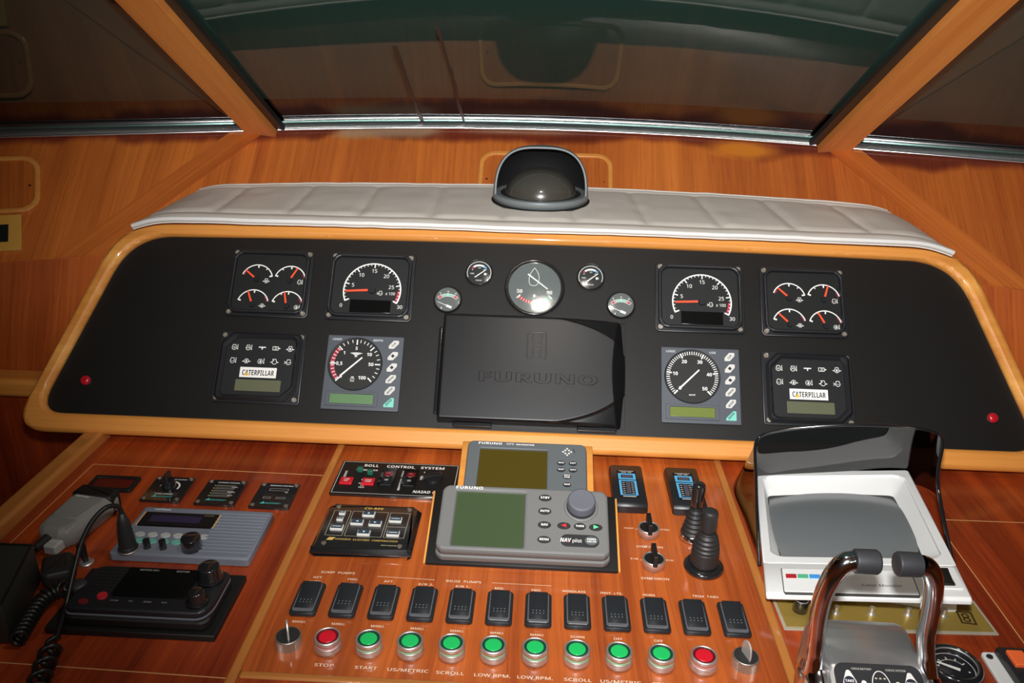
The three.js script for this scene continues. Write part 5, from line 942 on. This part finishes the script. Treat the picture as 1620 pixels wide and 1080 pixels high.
// engine control with two levers
{
  const t = onDesk(thing('engine_control', 'chrome engine control head with two chrome levers and black grips', 'engine control'), 0.3440, 0.6250);
  mesh('housing', prof([[-0.085, 0], [-0.085, 0.018], [-0.052, 0.0475], [-0.006, 0.0712], [0.012, 0.0765], [0.030, 0.0788], [0.046, 0.0760], [0.058, 0.0670], [0.064, 0.050], [0.066, 0]], 0.0960, 0.010, 0.010, 5), M.satin, t);
  // key panel lying on the sloping front
  const q = new THREE.Group(); q.name = 'key_panel'; t.add(q); q.position.set(0, -0.0060, 0.0716); q.rotation.x = 0.475;
  mesh('panel', at(plate(0.0820, 0.0560, 0.0016, 0.010, 0.0006), 0, -0.0290, 0), M.keyDark, q);
  const kp = printGeo(0.080, 0.054, c => {
    put(c, 'CHECK BATTERY', -15, -22.5, 2.8, { w: 19, color: '#b8b4ac' }); put(c, 'CHECK SYSTEM', 17, -22.5, 2.8, { w: 19, color: '#b8b4ac' });
    c.strokeStyle = '#e4e2dc'; c.lineWidth = 0.9; c.beginPath(); c.ellipse(1, -5, 8.6, 16, 0, 0, 7); c.stroke();
    for (const [x, y, s] of [[-28, -10, 'TAKE'], [-15, -1, 'SYNC.'], [16.5, -1, 'WARM'], [29, -10, 'TROLL']]) { c.fillStyle = '#e4e2dc'; c.beginPath(); c.moveTo(x - 2, y - 10); c.quadraticCurveTo(x, y - 12, x + 2, y - 10); c.lineTo(x + 6.2, y - 1); c.arc(x, y, 6.3, 0, Math.PI); c.lineTo(x - 2, y - 10); c.fill(); c.fillStyle = '#16152c'; c.beginPath(); c.arc(x, y, 5.3, 0, 7); c.fill(); put(c, s, x, y - 1, 3.2, { w: 8.6 }); put(c, 'SLOW', x, y + 2.2, 2, { color: '#b8b4ac' }); }
    c.fillStyle = '#c8bca8'; for (const y of [-15, -6, 3]) for (const x of [-3, 1, 5]) c.fillRect(x - 1, y, 2, 1.4);
  }, 5000);
  mesh('lettering', at(kp.clone(), 0, -0.0290, 0.0018), M.print, q);
  for (const s of [-1, 1]) {
    const hub = mesh('hub', at(lathe([[0, 0], [0.030, 0], [0.031, 0.006], [0.026, 0.014], [0.016, 0.018], [0, 0.019]], 48).rotateY(s * Math.PI / 2), s * 0.0475, -0.004, 0.036), M.chrome, t);
    const base = [[s * 0.0560, 0.000, 0.034], [s * 0.0565, 0.004, 0.060]];
    const P = s < 0 ? [[-0.0555, -0.004, 0.040], [-0.0555, 0.000, 0.072], [-0.0560, 0.004, 0.095], [-0.0570, 0.006, 0.120], [-0.0555, 0.006, 0.145], [-0.0500, 0.005, 0.168], [-0.0430, 0.005, 0.1785], [-0.036, 0.005, 0.1805]] : [[0.0530, -0.004, 0.050], [0.0490, 0.000, 0.078], [0.0460, 0.004, 0.098], [0.0455, 0.006, 0.120], [0.0435, 0.006, 0.145], [0.0385, 0.005, 0.166], [0.0310, 0.005, 0.1775], [0.025, 0.005, 0.1795]];
    const cv = new THREE.CatmullRomCurve3(P.map(p => new THREE.Vector3(...p)));
    const n = 60, fr = cv.computeFrenetFrames(n), rr_ = k => 0.0072 + 0.0022 * k + (k < 0.15 ? 0.004 * (1 - k / 0.15) : 0);
    const lv = mesh('lever', surf((a, b) => { const i = Math.round(b * n), p = cv.getPoint(b), an = a * Math.PI * 2, r = rr_(b); const tan = cv.getTangent(b), side = new THREE.Vector3(0, 1, 0), u = side.clone().addScaledVector(tan, -side.dot(tan)).normalize(), v = tan.clone().cross(u); p.addScaledVector(u, Math.cos(an) * r * (1.45 - 0.45 * b)).addScaledVector(v, Math.sin(an) * r); return [p.x, p.y, p.z]; }, 24, n), M.chrome, t);
    const e = P[P.length - 1], gl = 0.0225;
    mesh('grip', at(lathe([[0, 0], [0.0092, 0], [0.0112, 0.0015], [0.0114, gl - 0.002], [0.0100, gl], [0, gl + 0.0004]], 32).rotateY(s < 0 ? Math.PI / 2 : -Math.PI / 2), e[0] - s * -0.0 , e[1], e[2]), M.gripGrey, t);
  }
}
// round gauge in the starboard console
const bottomFace = printGeo(0.050, 0.050, c => {
  c.fillStyle = '#0c0c14'; c.beginPath(); c.arc(0, 0, 24, 0, 7); c.fill(); arc(c, 0, 0, 23, 200, -60, 0.9, '#e4e4e0'); arc(c, 0, 2, 15, 165, 30, 0.8, '#d8d4c8');
  for (const a of [160, 128, 95, 62, 32]) tick(c, 0, 2, a, 15, 19, 1.5, '#d8d4c8'); put(c, 'VOLTS', -9, 12, 3.4, { color: '#b8b4ac' }); for (const x of [-17, 15]) { c.fillStyle = '#d8d4c8'; c.fillRect(x, 4, 2, 2); }
});
{
  const t = onDesk(thing('console_gauge', 'round black gauge with white needle at the bottom right, beside the engine control', 'gauge'), 0.4630, 0.6890);
  mesh('bezel', lathe([[0.0225, 0], [0.0290, 0], [0.0295, 0.008], [0.0270, 0.0130], [0.0245, 0.0140], [0.0232, 0.0120], [0.0225, 0.006]], 56), M.blackGloss, t); mesh('dial', cyl(0.0232, 0.0232, 0.0042, 48), M.blackMatt, t);
  mesh('dial_face', at(bottomFace.clone().scale(.94, .94, 1), 0, 0, 0.0046), M.print, t); mesh('glass', at(disc(0.0240, 40), 0, 0, 0.0122), M.gaugeGlass, t);
  needle(0.0185, 0.0034, 152, M.needleWhite, t, 0.004, 0.0060, 0.002, -0.002, 0.0016); mesh('chrome_ring', lathe([[0.0222, 0.0108], [0.0233, 0.0108], [0.0233, 0.0122], [0.0222, 0.0122], [0.0222, 0.0108]], 48), M.alu, t);
}
{
  const t = onDesk(thing('orange_switch', 'white panel with black switch and orange rocker in the bottom right corner', 'panel'), 0.5580, 0.6680);
  mesh('plate', plate(0.110, 0.096, 0.0050, 0.006, 0.0015), M.whitePlate, t);
  mesh('switch_base', at(prof([[-0.050, 0], [-0.050, 0.010], [0.0455, 0.010], [0.0470, 0]], 0.064, 0.002, 0.002), -0.0090, 0, 0.005), M.switchBlack, t);
  mesh('orange_rocker', at(rbox(0.017, 0.0215, 0.006, 0.0012), -0.0270, 0.0265, 0.0130), M.orange, t);
  mesh('screw', at(cyl(0.0036, 0.0030, 0.0014, 20), -0.0480, 0.0400, 0.0050), M.steelDark, t);
}

for (const m of Object.values(M)) m.side = THREE.DoubleSide;
renderer.render(scene, camera);
